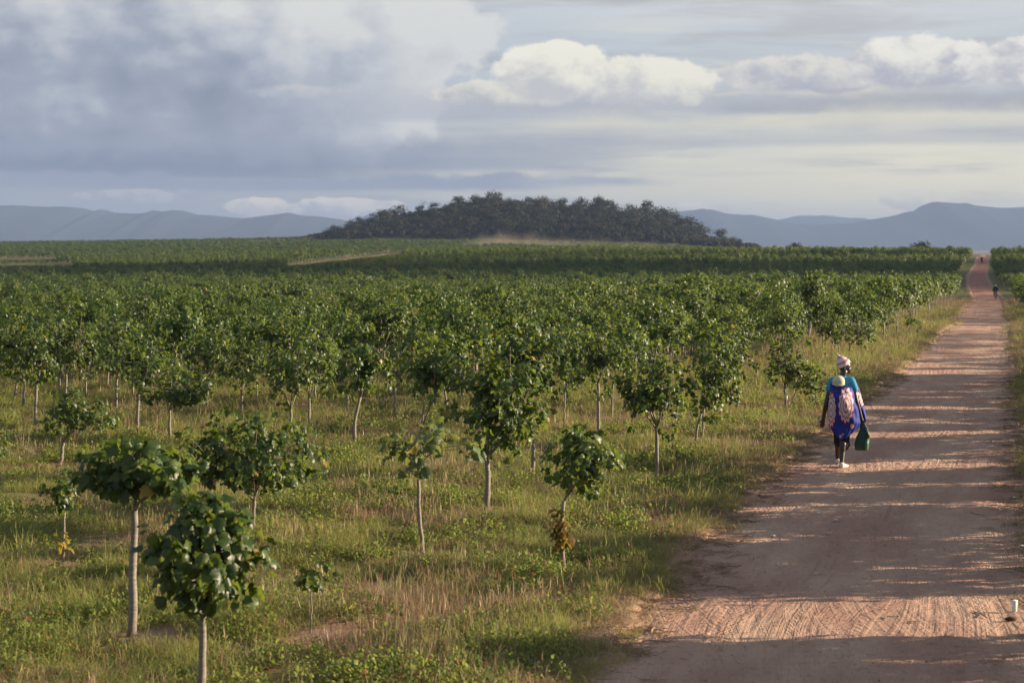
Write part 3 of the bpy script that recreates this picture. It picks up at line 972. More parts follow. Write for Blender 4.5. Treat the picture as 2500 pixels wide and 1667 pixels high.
# every tree near enough to be told apart; numbers are pixels of the 2352 px wide view:
# foot x, y | crown x0, x1, top, bottom | fork x, y
HAND = [
 dict(b=(460, 1600), c=(335, 628, 1135, 1400), f=(468, 1400), n=330, size=0.165, r0=.036, nl=4, ex=None, mk='leaf', droop=.9, lb='nearest tree with big soft leaves, its trunk cut by the bottom picture edge'),
 dict(b=(302, 1462), c=(172, 460, 998, 1132), f=(310, 1172), n=300, size=0.165, r0=.041, nl=3, mk='leaf', droop=.9, fl=.6, lb='flat-topped tree on a tall straight pale trunk that forks in three, left foreground'),
 dict(b=(145, 1290), c=(95, 192, 1085, 1175), f=(147, 1175), n=62, size=0.12, r0=.017, nl=3, mk='leaf', ex=[(.0, .22, .05, 12, 'leaf_tuft')], lb='thin sapling with a small ragged head left of the tall forked tree'),
 dict(b=(714, 1455), c=(680, 768, 1277, 1350), f=(715, 1358), n=30, size=0.12, r0=.010, nl=2, mk='leaf', droop=1.0, lb='smallest sapling on a stick-thin stem in the foreground grass'),
 dict(b=(973, 1277), c=(872, 1108, 945, 1110), f=(961, 1075), n=105, size=0.20, r0=.026, nl=4, mk='leaf_pale', sparse=True, bend=-.02, lb='sparse tree with few pale yellowing leaves and bare arching branches'),
 dict(b=(1297, 1312), c=(1243, 1422, 975, 1135), f=(1296, 1150), n=190, size=0.15, r0=.027, nl=4, mk='leaf', bend=-.03, ex=[(-.02, .52, .11, 48, 'leaf_tuft'), (.0, .34, .13, 42, 'leaf_tuft')], lb='low bushy tree with reddish shoots sprouting from its trunk near the road'),
 dict(b=(580, 1215), c=(405, 765, 938, 1118), f=(584, 1150), n=560, size=0.145, r0=.030, nl=4, mk='leaf', fl=.6, lb='wide spreading tree with a broad dark crown behind the nearest tree'),
 dict(b=(1116, 1168), c=(1008, 1250, 770, 1040), f=(1118, 1055), n=640, size=0.145, r0=.046, nl=4, mk='leaf', bend=.02, lb='dense round tree on a thick leaning trunk right of the sparse pale tree'),
 dict(b=(135, 1072), c=(92, 262, 890, 1020), f=(145, 1010), n=210, size=0.14, r0=.036, nl=3, mk='leaf', bend=.01, lb='low leaning tree in front of the tall tree at the left'),
 dict(b=(1510, 1097), c=(1412, 1600, 775, 1000), f=(1508, 985), n=420, size=0.14, r0=.034, nl=4, mk='leaf', lb='full-crowned tree on a straight grey trunk in the middle of the grass by the road'),
 dict(b=(1221, 1092), c=(1112, 1300, 718, 960), f=(1214, 955), n=460, size=0.14, r0=.034, nl=4, mk='leaf', bend=.05, lb='tall tree on a crooked grey trunk behind the dense round tree'),
 dict(b=(932, 1092), c=(890, 1078, 775, 915), f=(968, 985), n=260, size=0.14, r0=.034, nl=2, mk='leaf', bend=-.03, lb='tree whose leaning trunk splits in a wide bare V above the sparse tree'),
 dict(b=(1597, 1027), c=(1555, 1700, 760, 960), f=(1610, 950), n=340, size=0.14, r0=.030, nl=3, mk='leaf', bend=-.03, lb='tree on a curved trunk, a paler trunk just behind it'),
 dict(b=(150, 965), c=(60, 245, 700, 895), f=(152, 860), n=420, size=0.14, r0=.036, nl=3, mk='leaf', lb='tallest full tree at the left, its shoots standing above its neighbours'),
 dict(b=(668, 1012), c=(562, 772, 775, 940), f=(668, 940), n=380, size=0.135, r0=.036, nl=3, mk='leaf', lb='broad tree forking low behind the wide spreading tree'),
 dict(b=(390, 1005), c=(300, 495, 828, 925), f=(390, 938), n=330, size=0.135, r0=.034, nl=2, mk='leaf', fl=.6, lb='flat umbrella-crowned dark tree on a pale Y-shaped trunk'),
 dict(b=(1375, 992), c=(1300, 1455, 740, 900), f=(1374, 880), n=330, size=.135, r0=.036, nl=3, mk='leaf', lb='round tree on a straight grey trunk between the tall tree and the full-crowned one'),
 dict(b=(1805, 937), c=(1736, 1886, 750, 888), f=(1803, 885), n=300, size=.13, r0=.034, nl=4, mk='leaf', lb='roadside tree with a white band on its trunk, left of the walking woman'),
 dict(b=(1812, 940), c=(1808, 1897, 820, 915), f=(1828, 895), n=140, size=.12, r0=.016, nl=2, mk='leaf', lb='small bush-like tree leaning right against the white-banded tree'),
 # farther ones, crown as one part
 dict(b=(1945, 822), c=(1895, 2030, 697, 800), f=(1952, 792), n=330, size=.14, r0=.036, nl=4, mk='leaf', s=0, bend=.04, lb='spreading tree with a low fork right above the head of the walking woman'),
 dict(b=(1925, 818), c=(1880, 1950, 705, 800), f=(1927, 795), n=220, size=.14, r0=.030, nl=3, mk='leaf', s=0, lb='tree with two pale stems directly behind the woman\'s striped hat'),
 dict(b=(815, 1022), c=(765, 905, 785, 915), f=(828, 912), n=300, size=.135, r0=.036, nl=3, mk='leaf', s=0, bend=-.05, lb='tree with a dark mop crown on a long backward-leaning trunk'),
 dict(b=(797, 955), c=(715, 800, 800, 900), f=(798, 905), n=240, size=.135, r0=.03, nl=3, mk='leaf', s=0, lb='tree behind the dark mop-crowned tree, a little to its left'),
 dict(b=(884, 935), c=(850, 925, 790, 880), f=(890, 880), n=160, size=.13, r0=.018, nl=3, mk='leaf', s=0, lb='tree on a thin red-brown trunk right of the mop-crowned tree'),
 dict(b=(905, 965), c=(905, 1010, 745, 860), f=(908, 890), n=260, size=.13, r0=.03, nl=3, mk='leaf', s=0, lb='tree seen through the wide bare V of the leaning tree'),
 dict(b=(711, 975), c=(640, 775, 760, 880), f=(710, 915), n=300, size=.13, r0=.034, nl=3, mk='leaf', s=0, lb='tree whose trunk shows just right of the broad low-forking tree'),
 dict(b=(555, 948), c=(480, 620, 770, 895), f=(556, 905), n=320, size=.13, r0=.034, nl=3, mk='leaf', s=0, lb='tree with a pale trunk showing left of the broad low-forking tree'),
 dict(b=(315, 992), c=(245, 432, 775, 895), f=(318, 905), n=380, size=.135, r0=.036, nl=4, mk='leaf', s=0, lb='tree on a straight grey trunk left of the flat umbrella-crowned tree'),
 dict(b=(268, 948), c=(215, 330, 745, 860), f=(272, 845), n=300, size=.135, r0=.034, nl=3, mk='leaf', s=0, bend=-.03, lb='tree on a slim pale trunk between two trunks at the left'),
 dict(b=(245, 895), c=(200, 300, 715, 840), f=(250, 835), n=280, size=.135, r0=.03, nl=3, mk='leaf', s=0, lb='tree just behind and left of the slim pale trunk at the left'),
 dict(b=(80, 988), c=(10, 130, 745, 880), f=(84, 880), n=330, size=.135, r0=.038, nl=3, mk='leaf', s=0, lb='tree on a stout grey trunk beside the tallest full tree at the left'),
 dict(b=(52, 942), c=(-10, 85, 725, 860), f=(57, 870), n=300, size=.135, r0=.034, nl=3, mk='leaf', s=0, lb='second trunk from the left edge of the picture'),
 dict(b=(30, 925), c=(-40, 60, 715, 850), f=(42, 860), n=300, size=.135, r0=.034, nl=3, mk='leaf', s=0, lb='leaning trunk nearest the left edge of the picture'),
 dict(b=(-25, 1090), c=(-75, 16, 965, 1062), f=(-28, 1070), n=150, size=.14, r0=.03, nl=3, mk='leaf', s=0, lb='tree whose leaves just poke in at the left edge of the picture'),
 dict(b=(475, 938), c=(425, 540, 745, 870), f=(478, 870), n=300, size=.135, r0=.03, nl=3, mk='leaf', s=0, lb='tree behind the flat umbrella-crowned tree, to its upper right'),
 dict(b=(1296, 977), c=(1262, 1352, 760, 900), f=(1297, 900), n=280, size=.135, r0=.022, nl=3, mk='leaf', s=0, lb='tree on a thin trunk between the crooked trunk and the round tree'),
 dict(b=(1405, 957), c=(1390, 1490, 735, 860), f=(1408, 880), n=280, size=.135, r0=.02, nl=3, mk='leaf', s=0, lb='tree on a thin trunk right behind the round tree'),
 dict(b=(1612, 1008), c=(1600, 1705, 745, 900), f=(1618, 925), n=260, size=.135, r0=.026, nl=3, mk='leaf', s=0, lb='paler trunk just behind the tree on a curved trunk'),
 dict(b=(1668, 935), c=(1610, 1730, 742, 868), f=(1670, 860), n=330, size=.135, r0=.034, nl=3, mk='leaf', s=0, lb='dark full tree at the left edge of the open grass'),
 dict(b=(1795, 860), c=(1740, 1862, 702, 790), f=(1797, 800), n=300, size=.135, r0=.032, nl=3, mk='leaf', s=0, lb='tree showing above the white-banded roadside tree'),
 dict(b=(2077, 783), c=(2062, 2120, 716, 765), f=(2086, 760), n=110, size=.13, r0=.02, nl=2, mk='leaf', s=0, lb='small leaning tree alone on the road verge beyond the woman'),
 dict(b=(2060, 772), c=(2000, 2075, 690, 752), f=(2061, 748), n=220, size=.135, r0=.028, nl=3, mk='leaf', s=0, lb='straight-trunked tree beside the small leaning tree on the road verge'),
]
hand_xy = []
for i, h in enumerate(HAND):
    g0 = pick(h['b'][0] * DS, h['b'][1] * DS, 200)
    d = g0.y
    x0, x1, y0, y1 = [v * DS for v in h['c']]
    rx = (x1 - x0) / 2 / F * d
    rz = (y1 - y0) / 2 / F * d
    cdepth = d - 0.1
    cen = height_at((x0 + x1) / 2, (y0 + y1) / 2, cdepth)
    fk = height_at(h['f'][0] * DS, h['f'][1] * DS, d)
    make_tree(tuple(g0), tuple(fk), tuple(cen), (rx * (1.0 if h['b'][1] > 1200 else 1.08), rx * 0.95, rz * (1.0 if h['b'][1] > 1200 else 1.05)), h['lb'], 100 + i, h['r0'], int(h['n'] * ((3.1 if h['b'][1] > 1200 else 3.1) if h['mk'] == 'leaf' else 1.7)), h['size'] * (0.66 if h['b'][1] > 1200 else 0.64), h['nl'],
              h.get('s', 1) == 1, h['mk'], h.get('bend', 0), 9 if not h.get('sparse') else 6, droop=h.get('droop', .55), extra=h.get('ex'), flat=h.get('fl', 0))
    hand_xy.append((g0.x, g0.y))
hand_xy = np.array(hand_xy)
_rv = np.clip(1 - (road_d(XX, YY) - 0.1) / 0.7, 0, 1)
for hx_, hy_ in hand_xy:
    _rv = np.maximum(_rv, 0.8 * np.clip(1.3 - np.hypot(XX - hx_, YY - hy_) / 0.45, 0, 1))
ground.data.attributes['roadside'].data.foreach_set('value', _rv.astype(np.float32).ravel())
# white paint band on the roadside tree
wb = [o for o in bpy.data.objects if o.get('label', '').startswith('roadside tree with a white band')][0]
mb = MB(); mb.tube([(0, 0, 0.20), (0, 0, 0.34)], [0.040, 0.038], 8)
mb.build('paint_band', plain('white_paint', (0.7, 0.68, 0.64), 0.8, 0.2, 0.15, 20), wb)

# prototypes for the rest of the field
VAR = []
for k in range(12):
    rg = np.random.default_rng(500 + k)
    Ht = 2.10 * rg.uniform(0.88, 1.12)
    rz = rg.uniform(0.54, 0.70); rx = rg.uniform(0.70, 0.92)
    fork = (rg.normal() * 0.06, rg.normal() * 0.06, Ht - 2 * rz - 0.02)
    tips, pos, R, sc = crown_points(rg, (fork[0], fork[1], Ht - rz), (rx * 0.93, rx * 0.93, rz * 0.93), 118, 9, 0.11, 0.7, 0.26)
    mb = MB()
    build_trunk(mb, (0, 0, -0.08), fork, 0.034, 0.026, rg.normal() * 0.03, rg, 6)
    for path, T in limb_paths(rg, fork, tips, 3):
        mb.tube(path, [0.018, 0.015, 0.012, 0.008], 5)
    trunk = mb.mesh('trunk', [M['bark']])
    mk = 'leaf_pale' if k == 11 else 'leaf'
    if k in (9, 10):                               # thin, straggling growth
        cut = rg.random(len(pos)) < (0.5 if k == 9 else 0.68)
        pos, R, sc = pos[cut], R[cut], sc[cut]
    v, f = merge_leaves(pos, R, sc, 0.092, LEAF_LO, rg)
    crown = mesh_np('crown', v, f, [M[mk]])
    # one light mesh of both for the far trees
    sel = rg.random(len(pos)) < 0.30
    v2, f2 = merge_leaves(pos[sel], R[sel], sc[sel], 0.155, LEAF_LO[:2], rg)
    mb2 = MB(); build_trunk(mb2, (0, 0, -0.08), (fork[0], fork[1], fork[2] + 0.3), 0.04, 0.03, 0, rg, 4)
    tv = np.array(mb2.v); nb_ = len(v2)
    allf = f2.tolist() + [[i + nb_ for i in q] for q in mb2.f]
    far = mesh_np('plantation_tree', np.vstack([v2, tv]), allf, [M[mk], M['bark']], [0] * len(f2) + [1] * len(mb2.f))
    # full mesh of both (near instances off to the side of the picture)
    tv3 = np.array([vv.co[:] for vv in trunk.vertices]); nb3 = len(v)
    allf3 = f.tolist() + [[i + nb3 for i in p.vertices] for p in trunk.polygons]
    full = mesh_np('plantation_tree', np.vstack([v, tv3]), allf3, [M[mk], M['bark']], [0] * len(f) + [1] * len(trunk.polygons))
    VAR.append((trunk, crown, far, full))


def scatter(name, pts, rots, scl, which, meshes, label=None, cat=None, kind='stuff'):
    """one object: instances of the meshes on the given points"""
    col = bpy.data.collections.new(name + '_sources')
    for i, me in enumerate(meshes):
        o = bpy.data.objects.new('%s_source_%02d' % (name, i), me)
        col.objects.link(o)
    me = bpy.data.meshes.new(name)
    n = len(pts)
    me.vertices.add(n)
    me.vertices.foreach_set('co', np.asarray(pts, np.float32).ravel())
    a = me.attributes.new('turn', 'FLOAT_VECTOR', 'POINT'); a.data.foreach_set('vector', np.asarray(rots, np.float32).ravel())
    a = me.attributes.new('size', 'FLOAT_VECTOR', 'POINT'); a.data.foreach_set('vector', np.asarray(scl, np.float32).ravel())
    a = me.attributes.new('which', 'INT', 'POINT'); a.data.foreach_set('value', np.asarray(which, np.int32))
    o = link(name, me)
    ng = bpy.data.node_groups.new(name + '_scatter', 'GeometryNodeTree')
    ng.interface.new_socket('Geometry', in_out='INPUT', socket_type='NodeSocketGeometry')
    ng.interface.new_socket('Geometry', in_out='OUTPUT', socket_type='NodeSocketGeometry')
    N, L = ng.nodes, ng.links
    gi, go = N.new('NodeGroupInput'), N.new('NodeGroupOutput')
    ci = N.new('GeometryNodeCollectionInfo')
    ci.inputs['Collection'].default_value = col
    ci.inputs['Separate Children'].default_value = True
    ci.inputs['Reset Children'].default_value = True
    ip = N.new('GeometryNodeInstanceOnPoints')
    def at(nm, ty):
        q = N.new('GeometryNodeInputNamedAttribute'); q.data_type = ty; q.inputs['Name'].default_value = nm
        return q.outputs['Attribute']
    L.new(gi.outputs[0], ip.inputs['Points'])
    L.new(ci.outputs[0], ip.inputs['Instance'])
    ip.inputs['Pick Instance'].default_value = True
    L.new(at('which', 'INT'), ip.inputs['Instance Index'])
    er = N.new('FunctionNodeEulerToRotation')
    L.new(at('turn', 'FLOAT_VECTOR'), er.inputs[0])
    L.new(er.outputs[0], ip.inputs['Rotation'])
    L.new(at('size', 'FLOAT_VECTOR'), ip.inputs['Scale'])
    L.new(ip.outputs[0], go.inputs[0])
    md = o.modifiers.new('scatter', 'NODES')
    md.node_group = ng
    tag(o, label, cat, kind=kind)
    return o


# the rows: 1.85 m apart, running a little to the right of the view
rows = []
ALONG = 1.95
for i in range(-330, 260):
    for j in range(0, 620):
        y = 5.0 + j * ALONG
        if y > 640: break
        rows.append((0.15 + i * 1.85 + 0.131 * y + (0.45 if j % 2 else 0), y))
rows = np.array(rows)
rows += rng.normal(size=rows.shape) * np.array([0.15, 0.25]) * np.where(rows[:, 1:] > 280, 0.6, 1.0)
u = rows[:, 0] / rows[:, 1]
d_road = road_d(rows[:, 0], rows[:, 1])
left_side = rows[:, 0] < road_c(rows[:, 1])
keep = (rng.random(len(rows)) > np.where(rows[:, 1] > 280, 0.03, 0.10))
# left of the road: from where the hand-placed trees end; right of the road: from beside the camera
keep &= np.where(left_side, (rows[:, 1] > 43.5) & (u > -0.31) & (d_road > 2.1), (d_road > 1.5) & (rows[:, 1] > 6) & ((u < 0.31) | ((d_road < 13) & (rows[:, 1] < 75))))
pxs = u * F + 1250
open_grass = left_side & (((pxs > 1735) & (pxs < 1850) & (rows[:, 1] < 60)) | ((pxs > 1650) & (rows[:, 1] < 51)) | ((d_road < 3.2) & (rows[:, 1] < 75)))
keep &= ~open_grass
for hx_, hy_ in hand_xy:
    keep &= (rows[:, 0] - hx_) ** 2 + (rows[:, 1] - hy_) ** 2 > 1.5 ** 2
rows = rows[keep]
# sunlit gaps the photograph shows on the road: thin the first roadside trees irregularly
rs_ = (rows[:, 0] > road_c(rows[:, 1])) & (rows[:, 1] < 60)
gapn = np.sin(rows[:, 1] * 0.9 + 0.7) + 0.7 * np.sin(rows[:, 1] * 2.3)
rows = rows[~(rs_ & (gapn > 1.3) & (rng.random(len(rows)) < 0.8))]
extra_ = []
yv = 9.0
while yv < 62:
    if not any(a_ < yv < b_ for a_, b_ in ((18.7, 20.3), (25.2, 26.3), (28.6, 29.4), (33.2, 34.4), (40, 41.2), (47, 48))):
        for dd_ in (1.5, 2.7, 4.2):
            extra_.append((float(road_c(yv) + road_w(yv) + dd_ + rng.normal() * 0.2), yv + rng.normal() * 0.15))
    yv += 1.05
rows = rows[~((rows[:, 0] > road_c(rows[:, 1])) & (road_d(rows[:, 0], rows[:, 1]) < 4.0) & (rows[:, 1] < 62))]
rows = np.vstack([rows, np.array(extra_)])
rgap = (rows[:, 0] > road_c(rows[:, 1])) & (rows[:, 1] < 24) & (rows[:, 1] > 18.9) & (rows[:, 1] < 20.9)
rows = rows[~rgap]
# farther fields to the left and up to the foot of the hill, wider spaced and bigger
far_rows = []
y = 640.0
while y < 1500:
    st_ = 3.0 + (y - 640) * 0.0025
    xs_ = np.arange(-0.30 * y, 0.16 * y, st_)
    far_rows.append(np.c_[xs_ + rng.normal(size=len(xs_)) * 0.6, y + rng.normal(size=len(xs_)) * 1.2])
    y += st_ * 1.5
far_rows = np.vstack(far_rows)
hmask = (np.interp(far_rows[:, 0] * HILL_D / far_rows[:, 1], HX, HZ) > 0.5) & (far_rows[:, 1] > 1095)
foot = (far_rows[:, 1] > 1010) & (far_rows[:, 1] < 1120) & (far_rows[:, 0] / far_rows[:, 1] > -0.13)      # grassy belt under the hill
far_rows = far_rows[~hmask & ~foot]


# sandy tracks and bare strips in the far fields, kept clear of trees
def strip_world(pts, half):
    P_ = [pick(a, b_, 2500) for a, b_ in pts]
    return P_, half


TRACK = strip_world([(700, 648), (760, 643), (800, 637), (830, 635.5), (880, 629), (905, 627), (940, 622), (985, 618.5)], 2.0)
BARE = [strip_world([(-160, 634), (20, 633), (100, 632), (140, 631)], 4.0), strip_world([(-160, 650), (60, 647), (180, 646)], 1.2)]


def dist_poly(xy, P_):
    dmin = np.full(len(xy), 1e9)
    for a, b_ in zip(P_[:-1], P_[1:]):
        a2, b2 = np.array(a[:2]), np.array(b_[:2])
        t = np.clip(((xy - a2) @ (b2 - a2)) / ((b2 - a2) @ (b2 - a2)), 0, 1)
        dmin = np.minimum(dmin, np.linalg.norm(xy - (a2 + t[:, None] * (b2 - a2)), axis=1))
    return dmin


def clear(xy, extra=0.0):
    k = np.ones(len(xy), bool)
    for P_, half in [TRACK] + BARE:
        k &= dist_poly(xy, P_) > half + extra
    # the strip of view in front of the track stays a little lower so that it shows
    return k


rows = rows[clear(rows, 1.0)]
far_rows = far_rows[clear(far_rows, 2.5)]


def lower_before_tracks(P3, sc_):
    """trees standing in front of a track are young and low, as the photograph shows the track over them"""
    ok_ = np.ones(len(P3), bool)
    for P_, half in [TRACK] + BARE:
        q = np.array([tuple(p) for p in P_])
        qx = q[:, 0] / q[:, 1]
        qs = (q[:, 2] - CAM_H) / q[:, 1]
        o_ = np.argsort(qx)
        u_ = P3[:, 0] / P3[:, 1]
        ins = (u_ > qx.min()) & (u_ < qx.max()) & (P3[:, 1] > 330)
        sl_ = np.interp(u_, qx[o_], qs[o_]); di = np.interp(u_, qx[o_], q[o_, 1])
        ins &= P3[:, 1] < di
        zmax = CAM_H + (sl_ - 1.0 / F) * P3[:, 1]
        s_ = (zmax - P3[:, 2]) / 2.15
        low = ins & (s_ < sc_[:, 2])
        sc_[low] *= (np.maximum(s_[low], 0.05) / sc_[low, 2])[:, None] ** np.array([0.5, 0.5, 1.0])
        ok_ &= ~(low & (s_ < 0.3))
    return sc_, ok_


# sickly and missing patches
patch_n = wavy(rows[:, 0], rows[:, 1], 0.045, 2.0) + 0.6 * wavy(rows[:, 0], rows[:, 1], 0.11, 6.0)
rows = rows[~((patch_n > 0.95) & (rng.random(len(rows)) < 0.55) & (rows[:, 1] > 62))]
# one unplanted lane crosses the field in the dip
lane = (np.abs(rows[:, 1] - (262 + rows[:, 0] * 0.05)) < 3.2)
rows = rows[~lane]

order = np.argsort(rows[:, 1])
rows = rows[order]
u = rows[:, 0] / rows[:, 1]
inview = (np.abs(u) < 0.272)
N_IND = 300 - len(HAND)
ind_idx = np.where(inview & (rows[:, 1] > 16))[0][:N_IND]
isind = np.zeros(len(rows), bool); isind[ind_idx] = True
for k in ind_idx:
    x, y = rows[k]
    v = int(rng.integers(0, 11)) if rng.random() > 0.03 else 11
    z = float(ground_z(x, y))
    root = empty('plantation_tree', (x, y, z), float(rng.random() * 6.28))
    s = float(np.clip(rng.normal(1.0, 0.10), 0.75, 1.25))
    root.scale = (s * rng.uniform(0.88, 1.05), s * rng.uniform(0.88, 1.05), s)
    fpx = x / y * F + 1250
    where = ('far left' if fpx < 350 else 'left of the hill' if fpx < 800 else 'below the left half of the hill' if fpx < 1300 else 'below the right half of the hill' if fpx < 1850 else 'beyond the walking woman')
    deep = 'front' if y < 54 else 'second' if y < 60 else 'third' if y < 67 else 'deeper'
    if x < float(road_c(y)):
        tag(root, 'leafy tree in the %s rows of the field, %s' % (deep, where), 'tree', 'trees in the packed rows left of the road')
    else:
        tag(root, 'leafy tree in the rows right of the road%s' % (', near the far bend' if y > 60 else ', at the picture edge'), 'tree', 'trees in the rows right of the road')
    link('trunk', VAR[v][0], root)
    tag(link('crown', VAR[v][1], root), kind='stuff')
rest = rows[~isind]
nr, nf = len(rest), len(far_rows)
zr = ground_z(rest[:, 0], rest[:, 1]); zf = ground_z(far_rows[:, 0], far_rows[:, 1])
near_full = rest[:, 1] < 110
s1 = np.clip(rng.normal(1.0, 0.14, nr) * np.where(rest[:, 1] > 240, 1.0, 1.0) + rng.normal(0, 1, nr) * np.where(rest[:, 1] > 240, 0.17, 0.0) + 0.12 * wavy(rest[:, 0], rest[:, 1], 0.06, 1.0), 0.40, 1.45)
s2 = np.clip(rng.normal(1.4, 0.25, nf), 0.8, 2.0)
pts = np.vstack([np.c_[rest, zr], np.c_[far_rows, zf]])
nar = np.where(rest[:, 1] > 280, 0.78, 1.0)
scl = np.vstack([np.c_[s1 * nar, s1 * nar, s1], np.c_[s2 * 1.2, s2 * 1.2, s2 * 0.70]])
scl, okp = lower_before_tracks(pts, scl)
vr = rng.integers(0, 11, nr + nf); vr[rng.random(nr + nf) < 0.02] = 11
which = np.concatenate([np.where(near_full, vr[:nr] + 12, vr[:nr]), vr[nr:]])
rot = np.c_[np.zeros(nr + nf), np.zeros(nr + nf), rng.random(nr + nf) * 6.28]
pts, rot, scl, which = pts[okp], rot[okp], scl[okp], which[okp]
scatter('plantation_rows', pts, rot, scl, which, [a[2] for a in VAR] + [a[3] for a in VAR],
        'far rows of small green trees filling the plain as far as the hill', 'plantation')
print('trees: individual', len(ind_idx) + len(HAND), 'rest', nr + nf, 'last individual at', rows[ind_idx[-1], 1])

# ------------------------------------------------------------------ grass, dry grass, weeds
def tuft(rg, n, h0, h1, rad, wid, lean, mat, name, heads=0):
    V, Fc = [], []
    for i in range(n):
        a = rg.random() * 6.28; r = rad * math.sqrt(rg.random())
        p = np.array([math.cos(a) * r, math.sin(a) * r, -0.02])
        b_ = rg.random() * 6.28
        dirv = np.array([math.cos(b_), math.sin(b_), 0])
        side = np.array([-math.sin(b_ + 0.7), math.cos(b_ + 0.7), 0])
        h = rg.uniform(h0, h1); ln = lean * h * rg.uniform(0.3, 1.3)
        w = wid * rg.uniform(0.7, 1.3)
        k = len(V)
        V += [p - side * w, p + side * w, p + dirv * ln * 0.3 + np.array([0, 0, h * 0.6]) - side * w * 0.8, p + dirv * ln * 0.3 + np.array([0, 0, h * 0.6]) + side * w * 0.8, p + dirv * ln + np.array([0, 0, h * rg.uniform(0.85, 1.05)])]
        Fc += [[k, k + 1, k + 3, k + 2], [k + 2, k + 3, k + 4]]
        if i < heads:
            q = V[-1]
            k = len(V)
            V += [q - side * w * 2, q + side * w * 2, q + np.array([0, 0, 0.09]) + dirv * 0.02, q - np.array([0, 0, 0.05])]
            Fc += [[k, k + 1, k + 2], [k, k + 3, k + 1]]
    return mesh_np(name, np.array(V), Fc, [mat])


rg = np.random.default_rng(77)
GR = [tuft(rg, 64, 0.04, 0.17, 0.17, 0.0027, 1.25, M['grass'], 'grass_tuft') for _ in range(4)] + \
     [tuft(rg, 16, 0.10, 0.32, 0.10, 0.0028, 0.8, M['grass'], 'grass_tuft', 3) for _ in range(2)]
DR = [tuft(rg, 44, 0.04, 0.17, 0.16, 0.0024, 1.4, M['dry'], 'dry_tuft', 2) for _ in range(3)] + \
     [tuft(rg, 9, 0.15, 0.38, 0.10, 0.0022, 0.7, M['dry'], 'dry_tuft', 6)]


def weed(rg):
    n = 64
    pos, R = [], []
    for i in range(n):
        a = rg.random() * 6.28; r = 0.17 * math.sqrt(rg.random())
        pos.append([math.cos(a) * r, math.sin(a) * r, rg.uniform(0.01, 0.17) * (1.2 - r / 0.2)])
        e = Euler((rg.normal() * 0.5, rg.normal() * 0.5, rg.random() * 6.28)).to_matrix()
        R.append(np.array(e))
    v, f = merge_leaves(np.array(pos), np.array(R), rg.uniform(0.6, 1.3, n), 0.027, LEAF_LO, rg)
    mb = MB()
    for p in pos[:9]:
        mb.tube([(p[0] * 0.3, p[1] * 0.3, -0.02), (p[0], p[1], p[2])], [0.003, 0.0015], 3, False)
    vv = np.vstack([v, np.array(mb.v)])
    ff = f.tolist() + [[i + len(v) for i in q] for q in mb.f]
    return mesh_np('weed', vv, ff, [M['weed']])


WD = [weed(rg) for _ in range(4)]


def field_noise(x, y, s, seed):
    return np.array([mnoise.fractal(Vector((a * s, b_ * s, seed)), 0.8, 2.0, 3) for a, b_ in zip(x, y)])


def sow(bands, seed, dens_fn):
    rg = np.random.default_rng(seed)
    P_ = []
    for y0, y1, dens, s in bands:
        xa, xb = -0.275 * y1 - 0.5, 0.275 * y1 + 0.5
        n = int((xb - xa) * (y1 - y0) * dens)
        x = rg.uniform(xa, xb, n); y = rg.uniform(y0, y1, n)
        ok = (np.abs(x / y) < 0.275) & (road_d(x, y) + edge_wob(x, y) > -0.02)
        P_.append(np.c_[x[ok], y[ok], np.full(ok.sum(), s)])
    P_ = np.vstack(P_)
    nz = field_noise(P_[:, 0], P_[:, 1], 0.55, seed * 1.7)
    nz2 = field_noise(P_[:, 0], P_[:, 1], 1.9, seed * 2.7)
    pr, hs = dens_fn(P_[:, 0], P_[:, 1], nz, nz2, road_d(P_[:, 0], P_[:, 1]))
    near_t = np.full(len(P_), 9.0)
    for hx_, hy_ in hand_xy: near_t = np.minimum(near_t, np.hypot(P_[:, 0] - hx_ - 0.12, P_[:, 1] - hy_))
    ok = (rg.random(len(P_)) < pr) & (near_t > 0.22 + 0.3 * rg.random(len(P_)))
    P_, hs = P_[ok], hs[ok]
    z = ground_z(P_[:, 0], P_[:, 1])
    n = len(P_)
    s = P_[:, 2] * hs * rg.uniform(0.75, 1.3, n)
    rot = np.c_[rg.normal(0, 0.12, n), rg.normal(0, 0.12, n), rg.random(n) * 6.28]
    wide = P_[:, 2] * rg.uniform(0.85, 1.25, n)
    return np.c_[P_[:, 0], P_[:, 1], z], rot, np.c_[wide, wide, s], rg


def f_grass(x, y, a, b_, rd):
    edge = np.clip((rd + 0.1) / 0.6, 0.45, 1)
    p = np.clip(0.46 + a * 1.2 + b_ * 0.65, 0.05, 1.0) * edge
    return p, np.clip(0.85 + a * 0.5, 0.5, 1.35) * (0.5 + 0.5 * edge)


def f_dry(x, y, a, b_, rd):
    near_edge = np.exp(-((rd - 0.5) / 0.8) ** 2) * 0.95
    p = np.clip(0.26 + a * 1.0 + b_ * 0.35 + near_edge, 0.02, 1.0) * np.clip((rd + 0.25) / 0.35, 0.0, 1)
    return p, np.clip(0.8 + a * 0.4, 0.45, 1.3) * np.clip(0.5 + rd * 0.5, 0.4, 1)


def f_weed(x, y, a, b_, rd):
    p = np.clip(0.20 + a * 1.1 + b_ * 0.5 + 0.15 * np.clip(1 - (y - 14) / 8, 0, 1), 0.0, 1.0) * np.clip((rd - 0.1) / 0.5, 0, 1)
    return p, np.clip(0.9 + a * 0.5, 0.5, 1.4)


pts, rot, scl, r1 = sow([(11, 24, 46, 1.0), (24, 38, 32, 1.1), (38, 56, 16, 1.35), (56, 90, 7.0, 1.8), (90, 170, 1.6, 2.4)], 5, f_grass)
